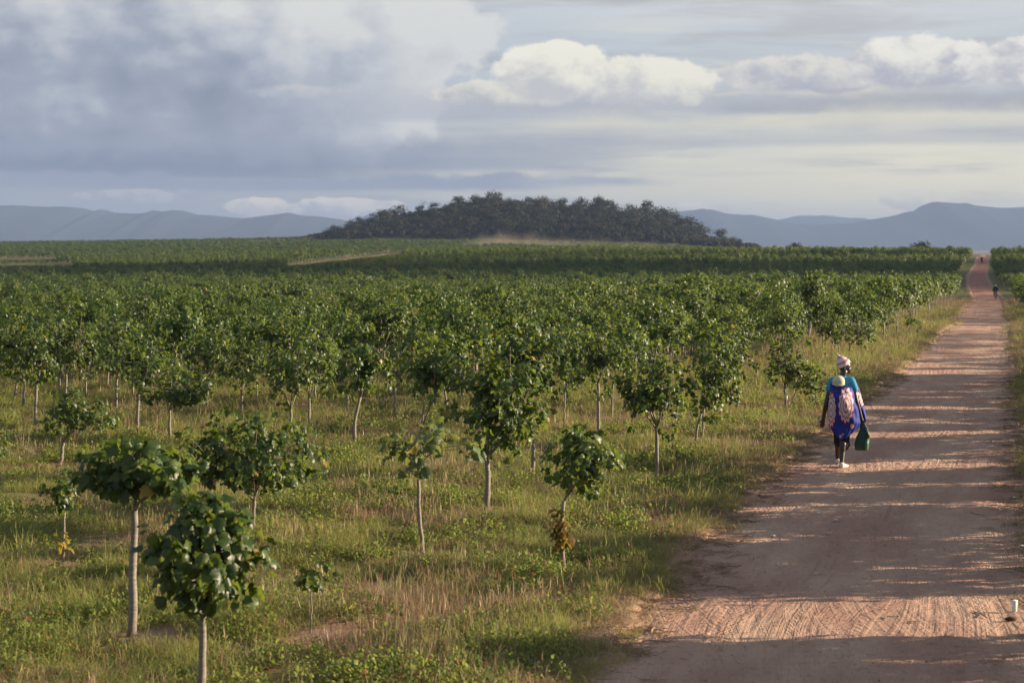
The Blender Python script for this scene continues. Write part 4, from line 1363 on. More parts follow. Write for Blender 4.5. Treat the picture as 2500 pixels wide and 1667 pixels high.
# beyond 60 m only the verge is seen
vis = (pts[:, 1] < 66) | (road_d(pts[:, 0], pts[:, 1]) < 6)
pts, rot, scl = pts[vis], rot[vis], scl[vis]
wh = np.where(r1.random(len(pts)) < 0.16, r1.integers(4, 6, len(pts)), r1.integers(0, 4, len(pts)))
scatter('grass', pts, rot, scl, wh, GR, 'green grass growing between the trees and along the road', 'grass')
n1 = len(pts)
pts, rot, scl, r1 = sow([(11, 24, 48, 1.0), (24, 38, 34, 1.1), (38, 56, 13, 1.3), (56, 90, 6.0, 1.8), (90, 230, 1.3, 2.4)], 9, f_dry)
vis = (pts[:, 1] < 66) | (road_d(pts[:, 0], pts[:, 1]) < 6)
pts, rot, scl = pts[vis], rot[vis], scl[vis]
wh = np.where(r1.random(len(pts)) < 0.12, 3, r1.integers(0, 3, len(pts)))
scatter('dry_grass', pts, rot, scl, wh, DR, 'straw-coloured and reddish dry grass among the green', 'grass')
n2 = len(pts)
pts, rot, scl, r1 = sow([(11, 24, 36, 1.0), (24, 38, 20, 1.15), (38, 60, 7, 1.4)], 13, f_weed)
scatter('weeds', pts, rot, scl, r1.integers(0, 4, len(pts)), WD, 'low broad-leaved weeds creeping through the grass', 'weeds')
print('tufts', n1, n2, len(pts))

# ------------------------------------------------------------------ sandy track and bare strips in the far fields
sand = plain('sandy_soil', (0.34, 0.26, 0.14), 0.95, 0.05, 0.2, 0.3)


def strip_sheet(name, P_, half, mat, lift=0.12):
    pts_ = []
    for a, b_ in zip(P_[:-1], P_[1:]):
        n = max(2, int((b_ - a).length / 4))
        for i in range(n): pts_.append(a.lerp(b_, i / n))
    pts_.append(P_[-1])
    V, Fc = [], []
    for i, p in enumerate(pts_):
        t = (pts_[min(i + 1, len(pts_) - 1)] - pts_[max(i - 1, 0)]); t.z = 0; t.normalize()
        sd = Vector((-t.y, t.x, 0))
        wv = half * (0.75 + 0.3 * math.sin(i * 0.9) * math.cos(i * 0.37))
        for k in range(5):
            q = p + sd * wv * (k / 2 - 1)
            V.append((q.x, q.y, float(ground_z(q.x, q.y)) + lift))
    n = len(pts_)
    for i in range(n - 1):
        for k in range(4):
            Fc.append([i * 5 + k, (i + 1) * 5 + k, (i + 1) * 5 + k + 1, i * 5 + k + 1])
    o = link(name, mesh_np(name, V, Fc, [mat], None, True))
    return tag(o, kind='structure')


strip_sheet('sandy_track', TRACK[0], TRACK[1] * 0.5, sand)
for B in BARE: strip_sheet('bare_strip', B[0], B[1], sand)

# ------------------------------------------------------------------ trees of the wooded hill
def forest_tree(rg, H, W, mat, name, dens=1.0, open_=0.0, trunk_h=0.35, size=0.55):
    """crown of leafy clumps on a few limbs; returns trunk mesh and crown mesh"""
    nl = int(rg.integers(5, 9))
    lobes = []
    for i in range(nl):
        a = i * 2.4 + rg.random(); r = W * 0.5 * rg.uniform(0.1, 0.68)
        z = H * rg.uniform(trunk_h + 0.15, 0.86) - (r / W) * H * 0.25
        lobes.append((np.array([math.cos(a) * r, math.sin(a) * r, z]), W * rg.uniform(0.18, 0.30)))
    lobes.append((np.array([0, 0, H * 0.80]), W * 0.24))
    pos, R = [], []
    for c, r in lobes:
        n = int(80 * dens * (r / (W * 0.24)) ** 2)
        for k in range(n):
            d = rg.normal(size=3); d /= np.linalg.norm(d)
            d[2] *= 0.72
            if d[2] < -0.45: d[2] *= 0.4
            pos.append(c + d * r * rg.uniform(0.6 - open_, 1.08))
            nrm = d + np.array([0, 0, 0.5]) + rg.normal(size=3) * 0.5
            nrm /= np.linalg.norm(nrm)
            y = np.cross(nrm, rg.normal(size=3)); y /= np.linalg.norm(y) + 1e-9
            R.append(np.stack([np.cross(y, nrm), y, nrm], -1))
    pos = np.array(pos)
    v, f = merge_leaves(pos, np.array(R), rg.uniform(0.6, 1.3, len(pos)), size, LEAF_LO, rg)
    crown = mesh_np('crown', v, f, [mat])
    mb = MB()
    mb.tube([(0, 0, -1.2), (0.05 * H * rg.normal() * 0.3, 0, H * trunk_h * 0.6), (0, 0, H * (trunk_h + 0.1))], [0.035 * H, 0.026 * H, 0.02 * H], 6)
    for c, r in lobes:
        s0 = Vector((0, 0, H * trunk_h * rg.uniform(0.7, 1.1)))
        mb.tube([s0, s0.lerp(Vector(c), 0.5) + Vector((0, 0, -0.03 * H)), Vector(c)], [0.016 * H, 0.012 * H, 0.004 * H], 4, False)
    return mb.mesh('trunk', [M['bark_dark']]), crown


rg = np.random.default_rng(321)
FT = [forest_tree(rg, 7.5, 10.0 + (k % 3) * 1.5, M['forest'] if k != 5 else M['forest_pale'], 'crown', 0.9, 0.25, 0.12, 0.48) for k in range(7)]
hill_group = 'trees covering the wooded hill'


def put_tree(name, v, x, y, s, label, group=None, cat='tree', rz=None):
    z = float(ground_z(x, y))
    root = empty(name, (x, y, z), rz if rz is not None else float(rng.random() * 6.28))
    root.scale = (s[0], s[0], s[1])
    tag(root, label, cat, group)
    link('trunk', v[0], root)
    tag(link('crown', v[1], root), kind='stuff')
    return root


# named trees on the skyline: photo x, photo y of the top, depth offset
sky_trees = [
 (1205, 467, 'tallest broad crown on the hill, standing at its highest point'),
 (1168, 482, 'dark crown just left of the highest tree on the hill'),
 (1240, 484, 'dark crown just right of the highest tree on the hill'),
 (1118, 489, 'crown left of the top group with a notch of sky beside it'),
 (1085, 505, 'crown at the left edge of the hilltop, before the step down'),
 (1030, 502, 'light-topped crown on the left shoulder of the hill'),
 (1000, 516, 'rounded crown on the left shoulder of the hill, left of the light-topped one'),
 (950, 527, 'crown halfway down the left flank of the hill'),
 (875, 530, 'upright tree standing out low on the left flank of the hill'),
 (848, 553, 'low tree between the upright tree and the outermost one on the left'),
 (814, 550, 'outermost round bush at the left end of the hill'),
 (1290, 482, 'crown on the hilltop right of the dip beyond the highest tree'),
 (1325, 481, 'round crown in the middle of the hilltop'),
 (1375, 485, 'broad low crown near the middle of the hilltop'),
 (1420, 484, 'hilltop crown left of the thin tree that pokes up'),
 (1462, 478, 'thin tree poking up above the hilltop canopy'),
 (1490, 490, 'crown right of the thin poking tree'),
 (1535, 500, 'dark crown where the hilltop begins to fall to the right'),
 (1580, 490, 'narrow dark tree standing tall on the right shoulder of the hill'),
 (1618, 508, 'crown below the narrow dark tree on the right shoulder'),
 (1645, 520, 'crown partway down the right flank of the hill'),
 (1680, 528, 'upright crown on the right flank with sky on both sides'),
 (1712, 545, 'small round tree low on the right flank'),
 (1762, 560, 'isolated bushy tree near the right end of the hill'),
 (1790, 578, 'bush below the isolated tree at the right end of the hill'),
 (1835, 594, 'last low bush at the right end of the hill'),
]
for i, (px, py, lb) in enumerate(sky_trees):
    yd = HILL_D + 12
    p = height_at(px, py, yd)
    gz = float(ground_z(p.x, yd))
    H = max(3.2, p.z - gz)
    H2 = min(H, 11.5)
    w = (0.9 if px in (1462, 1580, 875) else 1.15) * H2 / 7.5 * (0.6 if px == 1462 else 1.0)
    put_tree('hill_tree', FT[i % 5], p.x, yd, (max(w, 0.5), H2 / 7.0), lb, hill_group)
# canopy between the named skyline trees
spx = np.array([t_[0] for t_ in sorted(sky_trees)], float); spy = np.array([t_[1] for t_ in sorted(sky_trees)], float)
for i, px in enumerate(np.arange(868, 1700, 21.0)):
    yd = HILL_D + (26 if i % 2 else -6)
    px = px + rng.normal() * 4
    py = float(np.interp(px, spx, spy)) + rng.uniform(5, 15)
    p = height_at(px, py, yd); gz = float(ground_z(p.x, yd)); H = p.z - gz
    if H < 2.5: continue
    H2 = min(H, 11.0)
    k = 5 if (1280 < px < 1560 and rng.random() < .35) else int(rng.choice([0, 1, 2, 3, 4, 6]))
    put_tree('hill_tree', FT[k], p.x, yd, (1.15 * H2 / 7.5, H2 / 7.0), 'crown filling the skyline canopy of the hill, %s' % ('left shoulder' if px < 1085 else 'top' if px < 1500 else 'right shoulder'), hill_group)
# the slope facing the camera
n_hill = 0
for row, (yd, dxs) in enumerate([(1130, 7.6), (1150, 7.6), (1172, 7.8), (1196, 8.0), (1222, 8.2), (1238, 8.5)]):
    x0 = (792 - 1250) / F * yd; x1 = (1840 - 1250) / F * yd
    x = x0 + row * 2.1
    while x < x1:
        hh = float(np.interp(x * HILL_D / yd, HX, HZ))
        q = max(0.0, 1 - ((yd - HILL_D - 20) / 130.0) ** 2)
        if hh > 1.0 and hh * q > 0.4 and rng.random() < 0.93:
            s = rng.uniform(0.6, 1.4) * (0.75 if hh < 6 else 1.0)
            px_here = 1250 + x / yd * F
            pale = rng.random() < (0.34 if px_here > 1300 else 0.12)
            k = 5 if pale else int(rng.choice([0, 1, 2, 3, 4, 6]))
            sidew = 'left' if px_here < 1150 else ('right' if px_here > 1450 else 'middle')
            lowr = 'near the foot' if row < 2 else ('on the upper slope' if row > 3 else 'halfway up')
            put_tree('hill_tree', FT[k], x + rng.normal() * 2.0, yd + rng.normal() * 5, (s * 1.1, s * rng.uniform(0.65, 1.0)),
                     ('pale dusty' if pale else 'dark') + ' crown in the hill wood %s, %s' % (lowr, {'left': 'left part', 'middle': 'under the top', 'right': 'right part'}[sidew]), hill_group)
            n_hill += 1
        x += dxs * rng.uniform(0.8, 1.25)
print('hill trees', n_hill + len(sky_trees))
# brush filling the ground under them
nb_ = 2600
bx = rng.uniform(-125, 160, nb_); by = rng.uniform(1112, 1262, nb_)
hh = np.interp(bx * HILL_D / by, HX, HZ) * np.clip(1 - ((by - HILL_D - 20) / 130.0) ** 2, 0, 1)
k = hh > 0.25
bx, by = bx[k], by[k]
vb = []
for q in range(3):
    a = forest_tree(rg, 2.6, 4.2, M['forest'] if q else M['forest_pale'], 'brush', 0.35, 0.1, 0.05, 0.6)
    vb.append(a[1])
scatter('hill_brush', np.c_[bx, by, ground_z(bx, by)], np.c_[np.zeros(len(bx)), np.zeros(len(bx)), rng.random(len(bx)) * 6.28],
        np.repeat(rng.uniform(0.7, 1.4, (len(bx), 1)), 3, 1), rng.choice([0, 1, 1, 2, 2], len(bx)), vb, 'dark brush filling the ground under the trees of the hill', 'brush')
# thin leafless tree above the left shoulder
def bare_tree(rg, H):
    mb = MB()
    def grow_(p, d, L, r, n):
        q = p + d * L
        mb.tube([p, p.lerp(q, 0.5) + Vector((rg.normal(), rg.normal(), 0)) * L * 0.06, q], [r, r * 0.8, r * 0.6], 4, False)
        if n == 0: return
        for _ in range(3):
            e = (d + Vector((rg.normal(), rg.normal(), rg.normal() * 0.5 + 0.15)) * 0.6).normalized()
            grow_(q, e, L * rg.uniform(0.55, 0.8), r * 0.55, n - 1)
    grow_(Vector((0, 0, -1)), Vector((0, 0, 1)), H * 0.4, H * 0.022, 4)
    return mb.mesh('branches', [M['bark_dark']])
p = height_at(1030, 490, HILL_D + 14)
bt = tag(link('bare_tree', bare_tree(rg, 10.0), None, (p.x, p.y, p.z - 9.5)), 'leafless tree with fine twigs above the left shoulder of the hill', 'tree')

# two lone trees on the horizon right of the hill
def flat_tree(px0, px1, ptop, pbase, yd, mat, label, dens):
    a = height_at(px0, pbase, yd); b_ = height_at(px1, ptop, yd)
    W = b_.x - a.x; x = (a.x + b_.x) / 2
    gz = float(ground_z(x, yd)); H = b_.z - gz
    v = forest_tree(np.random.default_rng(int(px0)), H, W, mat, 'crown', dens, 0.12, 0.30, 0.55)
    r = empty('lone_tree', (x, yd, gz), 0.0)
    tag(r, label, 'tree')
    link('trunk', v[0], r); tag(link('crown', v[1], r), kind='stuff')
flat_tree(2213, 2283, 590, 613, 760, M['forest'], 'dark wide-crowned tree alone on the horizon, nearest the road', 1.2)
flat_tree(1920, 1960, 592, 609, 820, M['forest_pale'], 'pale round tree alone on the horizon right of the hill', 0.7)

# ------------------------------------------------------------------ mountains
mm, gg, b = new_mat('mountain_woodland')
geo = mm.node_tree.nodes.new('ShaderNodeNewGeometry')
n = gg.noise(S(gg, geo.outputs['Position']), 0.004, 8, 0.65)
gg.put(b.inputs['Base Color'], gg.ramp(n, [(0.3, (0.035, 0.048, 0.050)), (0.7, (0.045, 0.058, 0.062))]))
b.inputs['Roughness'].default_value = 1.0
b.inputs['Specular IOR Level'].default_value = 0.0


def mountains(name, prof, dist, depth, seed):
    px = np.array([p[0] for p in prof], float); py = np.array([p[1] for p in prof], float)
    n = 420; m = 22
    pxx = np.linspace(px[0], px[-1], n)
    pyy = np.interp(pxx, px, py)
    u = (pxx - 1250) / F
    rough = np.array([mnoise.fractal(Vector((q * 0.013, seed, 0)), 0.9, 2.1, 5) for q in pxx])
    top = CAM_H + (HOR - pyy + rough * 2.2) / F * dist
    V = []
    for i in range(m):
        t = i / (m - 1) * 2 - 1                      # front foot .. ridge .. back foot
        for k in range(n):
            fo = 1 - abs(t) ** 1.15
            rel = mnoise.fractal(Vector((pxx[k] * 0.012, t * 2.5, seed + 5)), 0.9, 2.1, 5) * 0.04 * (1 - fo) * min(1, fo * 3)
            y = dist + t * depth
            V.append((u[k] * dist, y + (0 if abs(t) < 0.02 else 0), -6 + (top[k] + 6) * min(1.0, max(0.0, fo + rel))))
    idm = np.arange(m * n).reshape(m, n)
    q = np.stack([idm[:-1, :-1], idm[:-1, 1:], idm[1:, 1:], idm[1:, :-1]], -1).reshape(-1, 4)
    return tag(link(name, mesh_np(name, np.array(V), q, [mm], None, True)), kind='structure')


mountains('mountain_range', [(-900, 520), (-500, 508), (-200, 497), (0, 500), (100, 501), (170, 503), (200, 506), (235, 515), (255, 509), (275, 517), (340, 519), (365, 518), (380, 512), (405, 515), (425, 511), (445, 512), (480, 522),
   (540, 526), (600, 531), (640, 527), (690, 520), (708, 517), (730, 522), (790, 528), (850, 537), (900, 560), (960, 612)], 8200, 1300, 1.0)
mountains('mountain_range', [(820, 612), (860, 545), (900, 523), (925, 517), (950, 513), (990, 518), (1050, 530), (1150, 540), (1300, 542), (1450, 540), (1560, 524), (1640, 516), (1690, 511), (1712, 507), (1740, 511), (1765, 519), (1830, 522), (1880, 532), (1935, 546), (1985, 547), (2080, 543), (2150, 530),
   (2185, 524), (2215, 516), (2235, 512), (2250, 500), (2280, 490), (2330, 494), (2350, 492), (2375, 500), (2430, 506), (2500, 503), (2700, 506), (3000, 520), (3400, 560)], 9400, 1400, 4.0)
mountains('mountain_range', [(1800, 614), (1900, 535), (1950, 525), (2010, 524), (2100, 532), (2200, 548), (2300, 614)], 11600, 900, 8.0)

# ------------------------------------------------------------------ dust raised by a car below the hill
dm = bpy.data.materials.new('dust')
dm.use_nodes = True
nt = dm.node_tree
for n_ in list(nt.nodes): nt.nodes.remove(n_)
gg = G(nt)
out = nt.nodes.new('ShaderNodeOutputMaterial')
pv = nt.nodes.new('ShaderNodeVolumePrincipled')
pv.inputs['Color'].default_value = (0.88, 0.72, 0.53, 1)
pv.inputs['Anisotropy'].default_value = 0.2
tcn = nt.nodes.new('ShaderNodeTexCoord')
gx, gy, gz_ = gg.sep(S(gg, tcn.outputs['Generated']))
geo = nt.nodes.new('ShaderNodeTexCoord')
ob = S(gg, geo.outputs['Object'])
nn = gg.noise(ob, 0.085, 4, 0.6)
hmax = gg.curve(gx, [(0.0, 0.05), (0.02, 0.35), (0.10, 0.8), (0.22, 0.95), (0.45, 0.75), (0.75, 0.5), (1.0, 0.15)])
prof = gg.step(gz_ / (hmax * (nn * 1.5 + 0.25)), 1.0, 0.15)
sidey = gg.step(gg.math('ABSOLUTE', gy - 0.5), 0.5, 0.2)
dens = prof * sidey * gg.step(nn, 0.35, 0.62, 0.25, 1.0) * gg.curve(gx, [(0.0, 0.2), (0.03, 1.0), (0.25, 0.8), (0.6, 0.35), (1.0, 0.0)])
gg.put(pv.inputs['Density'], dens * 0.040)
nt.links.new(pv.outputs[0], out.inputs['Volume'])
DD = 905.0
da = pick(1102, 607.5, 1300)
DD = 880.0
xa = height_at(1104, 600, DD).x; xb = height_at(1800, 600, DD).x
z0 = float(ground_z((xa + xb) / 2, DD)) - 1.0
mb = MB(); mb.box(((xa + xb) / 2, DD + 9, z0 + 5.2), (xb - xa, 18, 10.4))
dust = mb.build('dust_cloud', [dm], None, False)
tag(dust, 'pale brown dust trailing low across the field behind the far car', 'dust', kind='stuff')

# ------------------------------------------------------------------ added cloud, unseen at the right, put there to shade the far slope
cm = plain('shade_cloud_white', (0.75, 0.75, 0.76), 1.0, 0.0, 0.05, 0.01)
def add_shade_cloud(gx_, gy_, rx_, ry_, seed):
    rg = np.random.default_rng(seed)
    Hc = 900.0; off = Hc / math.tan(SUN_EL)
    cx_ = gx_ + off * math.cos(SUN_AZ); cy_ = gy_ + off * math.sin(SUN_AZ)
    mb = MB()
    for k in range(27):
        a = rg.random() * 6.28; r = math.sqrt(rg.random())
        x_, y_ = math.cos(a) * r * rx_, math.sin(a) * r * ry_
        s_ = min(rx_, ry_) * rg.uniform(0.20, 0.42) * (1.15 - 0.5 * r)
        mb.ball((cx_ + x_, cy_ + y_, Hc + s_ * 0.25 * rg.random()), s_, 16, 10, (1.5, 1.0, 0.45))
    o = mb.build('shade_cloud', [cm])
    tag(o, kind='structure')
add_shade_cloud(120, 375, 245, 104, 3)

# ------------------------------------------------------------------ haze
hm = bpy.data.materials.new('haze')
hm.use_nodes = True
nt = hm.node_tree
for n_ in list(nt.nodes): nt.nodes.remove(n_)
out = nt.nodes.new('ShaderNodeOutputMaterial')
pv = nt.nodes.new('ShaderNodeVolumePrincipled')
pv.inputs['Color'].default_value = (0.33, 0.46, 0.74, 1)
pv.inputs['Density'].default_value = 0.00012
pv.inputs['Anisotropy'].default_value = 0.0
nt.links.new(pv.outputs[0], out.inputs['Volume'])
mb = MB(); mb.box((0, 6500, 120), (17000, 17400, 256))
hz = mb.build('haze', [hm], None, False)
tag(hz, kind='stuff')
tag(hz, 'thin pale haze over the whole plain', 'haze')

# ------------------------------------------------------------------ people
def capsules_to_mesh(name, bones, mat, voxel=0.012, smooth_it=6, extra=None):
    """bones: (p0, p1, r0, r1) joined into one continuous skin"""
    mb = MB()
    for bn_ in bones:
        p0, p1, r0, r1 = Vector(bn_[0]), Vector(bn_[1]), bn_[2], bn_[3]
        d = p1 - p0
        L = max(d.length, 1e-4); t = d / L
        fl = bn_[4] if len(bn_) > 4 else (1, 1)
        a = Vector((1, 0, 0))
        if abs(t.x) > 0.8: a = Vector((0, 1, 0))
        u = (a - t * a.dot(t)).normalized(); w = t.cross(u)
        prof = []
        for k in range(5):
            an = PI / 2 * (1 - k / 4)
            prof.append((-math.sin(an) * r0, max(math.cos(an) * r0, 0.0008)))
        for k in range(5):
            an = PI / 2 * k / 4
            prof.append((L + math.sin(an) * r1, max(math.cos(an) * r1, 0.0008)))
        rr_ = [[p0 + t * s_ + (u * math.cos(2 * PI * q / 14) * fl[0] + w * math.sin(2 * PI * q / 14) * fl[1]) * r_ for q in range(14)] for s_, r_ in prof]
        mb.rings(rr_)
    if extra: extra(mb)
    o = mb.build(name + '_tmp', [mat])
    rmod = o.modifiers.new('r', 'REMESH'); rmod.mode = 'VOXEL'; rmod.voxel_size = voxel
    s_ = o.modifiers.new('s', 'SMOOTH'); s_.iterations = smooth_it; s_.factor = 0.5
    dg = bpy.context.evaluated_depsgraph_get()
    me = bpy.data.meshes.new_from_object(o.evaluated_get(dg))
    me.name = name
    if not me.materials: me.materials.append(mat)
    me.polygons.foreach_set('use_smooth', np.ones(len(me.polygons), dtype=bool))
    old = o.data
    bpy.data.objects.remove(o); bpy.data.meshes.remove(old)
    return me


skin = plain('dark_skin', (0.036, 0.019, 0.013), 0.42, 0.5, 0.1, 12)
black_cloth = plain('black_cloth', (0.010, 0.011, 0.012), 0.85, 0.2, 0.2, 30)
white_shoe = plain('white_canvas', (0.62, 0.60, 0.56), 0.7, 0.3, 0.1, 40)
sole = plain('shoe_sole', (0.45, 0.42, 0.38), 0.8, 0.2, 0.1, 40)
shirt_m = plain('turquoise_cloth', (0.050, 0.27, 0.46), 0.8, 0.25, 0.12, 14, 0.01)
knit = plain('cream_knit', (0.56, 0.56, 0.40), 0.95, 0.1, 0.12, 60, 0.004)
bag_m = plain('dark_green_bag', (0.010, 0.050, 0.032), 0.5, 0.4, 0.25, 9, 0.01)
bag_sunlit = plain('green_bag_sunlit', (0.06, 0.15, 0.09), 0.45, 0.4, 0.15, 9, 0.01)  # lighter copy of the bag green: sunlight on its right face, painted in

# striped knitted hat
hat_m, gg, b = new_mat('striped_knit')
tcn = hat_m.node_tree.nodes.new('ShaderNodeTexCoord')
hx_, hy_, hz_ = gg.sep(S(gg, tcn.outputs['Object']))
wv = gg.math('FRACT', hz_ * 12.5 + hx_ * 1.5)
c = gg.mix(gg.step(wv, 0.60, 0.66), (0.66, 0.60, 0.56), (0.62, 0.20, 0.42))
c = gg.mix(gg.step(wv, 0.88, 0.92), c, (0.40, 0.06, 0.10))
c = gg.mix(gg.step(hz_, 0.150, 0.165), c, (0.66, 0.60, 0.56))
gg.put(b.inputs['Base Color'], c); b.inputs['Roughness'].default_value = 0.95

# printed wrap cloth: blue with big scalloped medallions
def wrap_mat(name, meds, dots, sc=1.0):
    m, gg, b = new_mat(name)
    tcn = m.node_tree.nodes.new('ShaderNodeUVMap')
    ux, uz, _ = gg.sep(S(gg, tcn.outputs[0]))
    nz = gg.noise(S(gg, tcn.outputs[0]), 3.0, 3, 0.5)
    c = gg.mix(gg.step(nz, 0.35, 0.65), (0.008, 0.020, 0.20), (0.014, 0.034, 0.30))
    for (cx_, cz_, rx_, rz_) in meds:
        ex = (ux - cx_) / rx_; ez = (uz - cz_) / rz_
        rad = gg.math('SQRT', ex * ex + ez * ez)
        ang = gg.math('ARCTAN2', ez, ex)
        sc_ = 0.16 - gg.math('ABSOLUTE', gg.math('SINE', ang * 6.5)) * 0.20
        r = rad + sc_ * rad
        ring = gg.math('SINE', r * 19.0)
        inner = gg.mix(gg.step(ring, 0.30, 0.75), (0.62, 0.50, 0.52), (0.27, 0.06, 0.10))
        col = gg.mix(gg.step(r, 0.955, 0.985), inner, (0.60, 0.04, 0.07))
        c = gg.mix(gg.step(r, 1.05, 1.03), c, col)
    for (cx_, cz_, r0) in dots:
        ex = (ux - cx_) / r0; ez = (uz - cz_) / (r0 * 1.25)
        rad = gg.math('SQRT', ex * ex + ez * ez)
        c = gg.mix(gg.step(rad, 1.05, 0.9), c, gg.mix(gg.step(rad, 0.8, 0.95), (0.55, 0.36, 0.36), (0.5, 0.08, 0.12)))
    gg.put(b.inputs['Base Color'], c)
    b.inputs['Roughness'].default_value = 0.7
    b.inputs['Specular IOR Level'].default_value = 0.3
    return m


foot = pick(2054, 1142, 200, road_z)
W = empty('person', tuple(foot))
KS = foot.y / 30.95
W.scale = (KS, KS, KS)
YAW = -0.15
W.rotation_euler = (0, 0, YAW)
def turned(x, y, z=0.0):
    q = Matrix.Rotation(YAW, 3, 'Z') @ Vector((x * KS, y * KS, z * KS))
    return (foot.x + q.x, foot.y + q.y, foot.z + q.z)
tag(W, 'woman in striped hat and blue patterned wrap walking away along the dirt road', 'person')
TY = 0.24                                             # the body stands between the two feet


def hand(bones, wrist, d, side, up=Vector((0, -1, 0)), curl=0.35):
    """palm and five fingers as tapered bones hanging along d"""
    wrist, d = Vector(wrist), Vector(d).normalized()
    across = d.cross(up).normalized() * side
    n = across.cross(d).normalized()
    palm_end = wrist + d * 0.085
    bones.append((wrist, palm_end, 0.022, 0.027, (1.35, 0.75)))
    for i, (off, L) in enumerate(((-0.028, 0.066), (-0.010, 0.078), (0.009, 0.073), (0.026, 0.058))):
        a = palm_end + across * off - d * 0.01
        k1 = a + (d + n * curl * 0.4).normalized() * L * 0.5
        k2 = k1 + (d + n * curl * 1.3).normalized() * L * 0.3
        k3 = k2 + (d + n * curl * 2.4).normalized() * L * 0.25
        bones += [(a, k1, 0.0100, 0.0090), (k1, k2, 0.0090, 0.0082), (k2, k3, 0.0082, 0.0068)]
    a = wrist + d * 0.025 - across * 0.026
    k1 = a + (d * 0.7 - across * 0.75 + n * 0.3).normalized() * 0.040
    k2 = k1 + (d + n * 0.4).normalized() * 0.030
    bones += [(a, k1, 0.0120, 0.0105), (k1, k2, 0.0105, 0.0080)]


bn = []
# legs: right foot near, left foot ahead
bn += [((-.070, TY + .01, .86), (-.050, .36, .47), .095, .060), ((-.050, .36, .47), (-.048, .60, .10), .058, .036, (1, 1.05)),
       ((.085, TY, .86), (.035, .17, .47), .095, .060), ((.035, .17, .47), (.005, .035, .10), .058, .036, (1, 1.05))]
bn += [((-.050, .50, .36), (-.050, .53, .28), .052, .045), ((.025, .10, .36), (.018, .08, .28), .052, .045)]
# feet
bn += [((-.048, .60, .075), (-.045, .76, .04), .038, .034), ((.005, .03, .08), (.03, .20, .05), .038, .034)]
# trunk of the body and neck
bn += [((0, TY, .88), (0, TY, 1.00), .150, .135, (1, .75)), ((0, TY, 1.0), (0, TY + .01, 1.26), .132, .150, (1, .70)), ((-.13, TY, 1.335), (.13, TY, 1.345), .062, .062),
       ((.0, TY + .01, 1.36), (.035, TY + .03, 1.48), .060, .052)]
# head, turned to the right: skull, jaw, chin, brow, nose, lips, ears
HY = TY + 0.05
bn += [((.028, HY, 1.575), (.055, HY + .01, 1.58), .086, .082), ((.065, HY + .01, 1.50), (.088, HY + .02, 1.485), .050, .036),
       ((.118, HY + .02, 1.468), (.112, HY + .02, 1.475), .018, .020), ((.122, HY + .02, 1.60), (.128, HY + .02, 1.57), .018, .012),
       ((.130, HY + .022, 1.56), (.150, HY + .024, 1.527), .010, .014), ((.137, HY + .008, 1.525), (.137, HY + .040, 1.525), .009, .009),
       ((.124, HY + .002, 1.503), (.124, HY + .04, 1.503), .011, .011), ((.121, HY + .004, 1.490), (.121, HY + .036, 1.490), .011, .011),
       ((.040, HY - .082, 1.545), (.044, HY - .086, 1.515), .012, .009), ((.040, HY + .098, 1.545), (.044, HY + .102, 1.515), .012, .009),
       ((.100, HY - .018, 1.535), (.108, HY - .014, 1.53), .022, .02)]
# arms
RE_, RW = (.232, TY - .03, 1.02), (.312, TY + .02, .745)
LE_, LW = (-.243, TY - .04, .965), (-.283, TY + .03, .735)
bn += [((.158, TY, 1.325), RE_, .050, .038), (RE_, RW, .038, .026), ((-.158, TY, 1.315), LE_, .050, .038), (LE_, LW, .038, .026)]
hand(bn, RW, (.08, .05, -1), 1, curl=0.9)
hand(bn, LW, (-.15, .08, -1), -1, curl=0.45)
body = link('body', capsules_to_mesh('body', bn, skin, 0.0075, 4), W)
# ears, eyes read at this size only as shape; whites of the one visible eye
mb = MB(); mb.ball((.119, HY - .004, 1.553), .011, 10, 8); mb.build('eye', [plain('eye_white', (.5, .46, .42), .3, .5, .02)], W)
mb = MB(); mb.ball((.127, HY - .008, 1.552), .005, 8, 6); mb.build('pupil', [plain('pupil', (.01, .008, .006), .2, .5, .02)], W)

# turquoise T-shirt
sb = [((0, TY, .98), (0, TY + .01, 1.26), .150, .166, (1, .74)), ((-.14, TY, 1.332), (.14, TY, 1.342), .074, .074),
      ((.155, TY, 1.325), (.196, TY - .015, 1.215), .068, .064), ((-.155, TY, 1.315), (-.192, TY - .015, 1.215), .068, .062),
      ((.0, TY + .01, 1.36), (.012, TY + .02, 1.41), .075, .060)]
link('shirt', capsules_to_mesh('shirt', sb, shirt_m, 0.011, 5), W)
# knee-length black shorts under the wrap
kb = [((-.070, TY + .01, .88), (-.045, .345, .50), .120, .078), ((.085, TY, .88), (.050, .185, .50), .120, .086), ((-.045, .345, .50), (-.045, .41, .36), .076, .070, (1, 1)), ((.050, .185, .50), (.045, .15, .33), .084, .078),
      ((0, TY, .85), (0, TY, 1.0), .165, .145, (1, .8)), ((.06, .22, .40), (.115, .28, .33), .05, .03)]
link('shorts', capsules_to_mesh('shorts', kb, black_cloth, 0.012, 4), W)


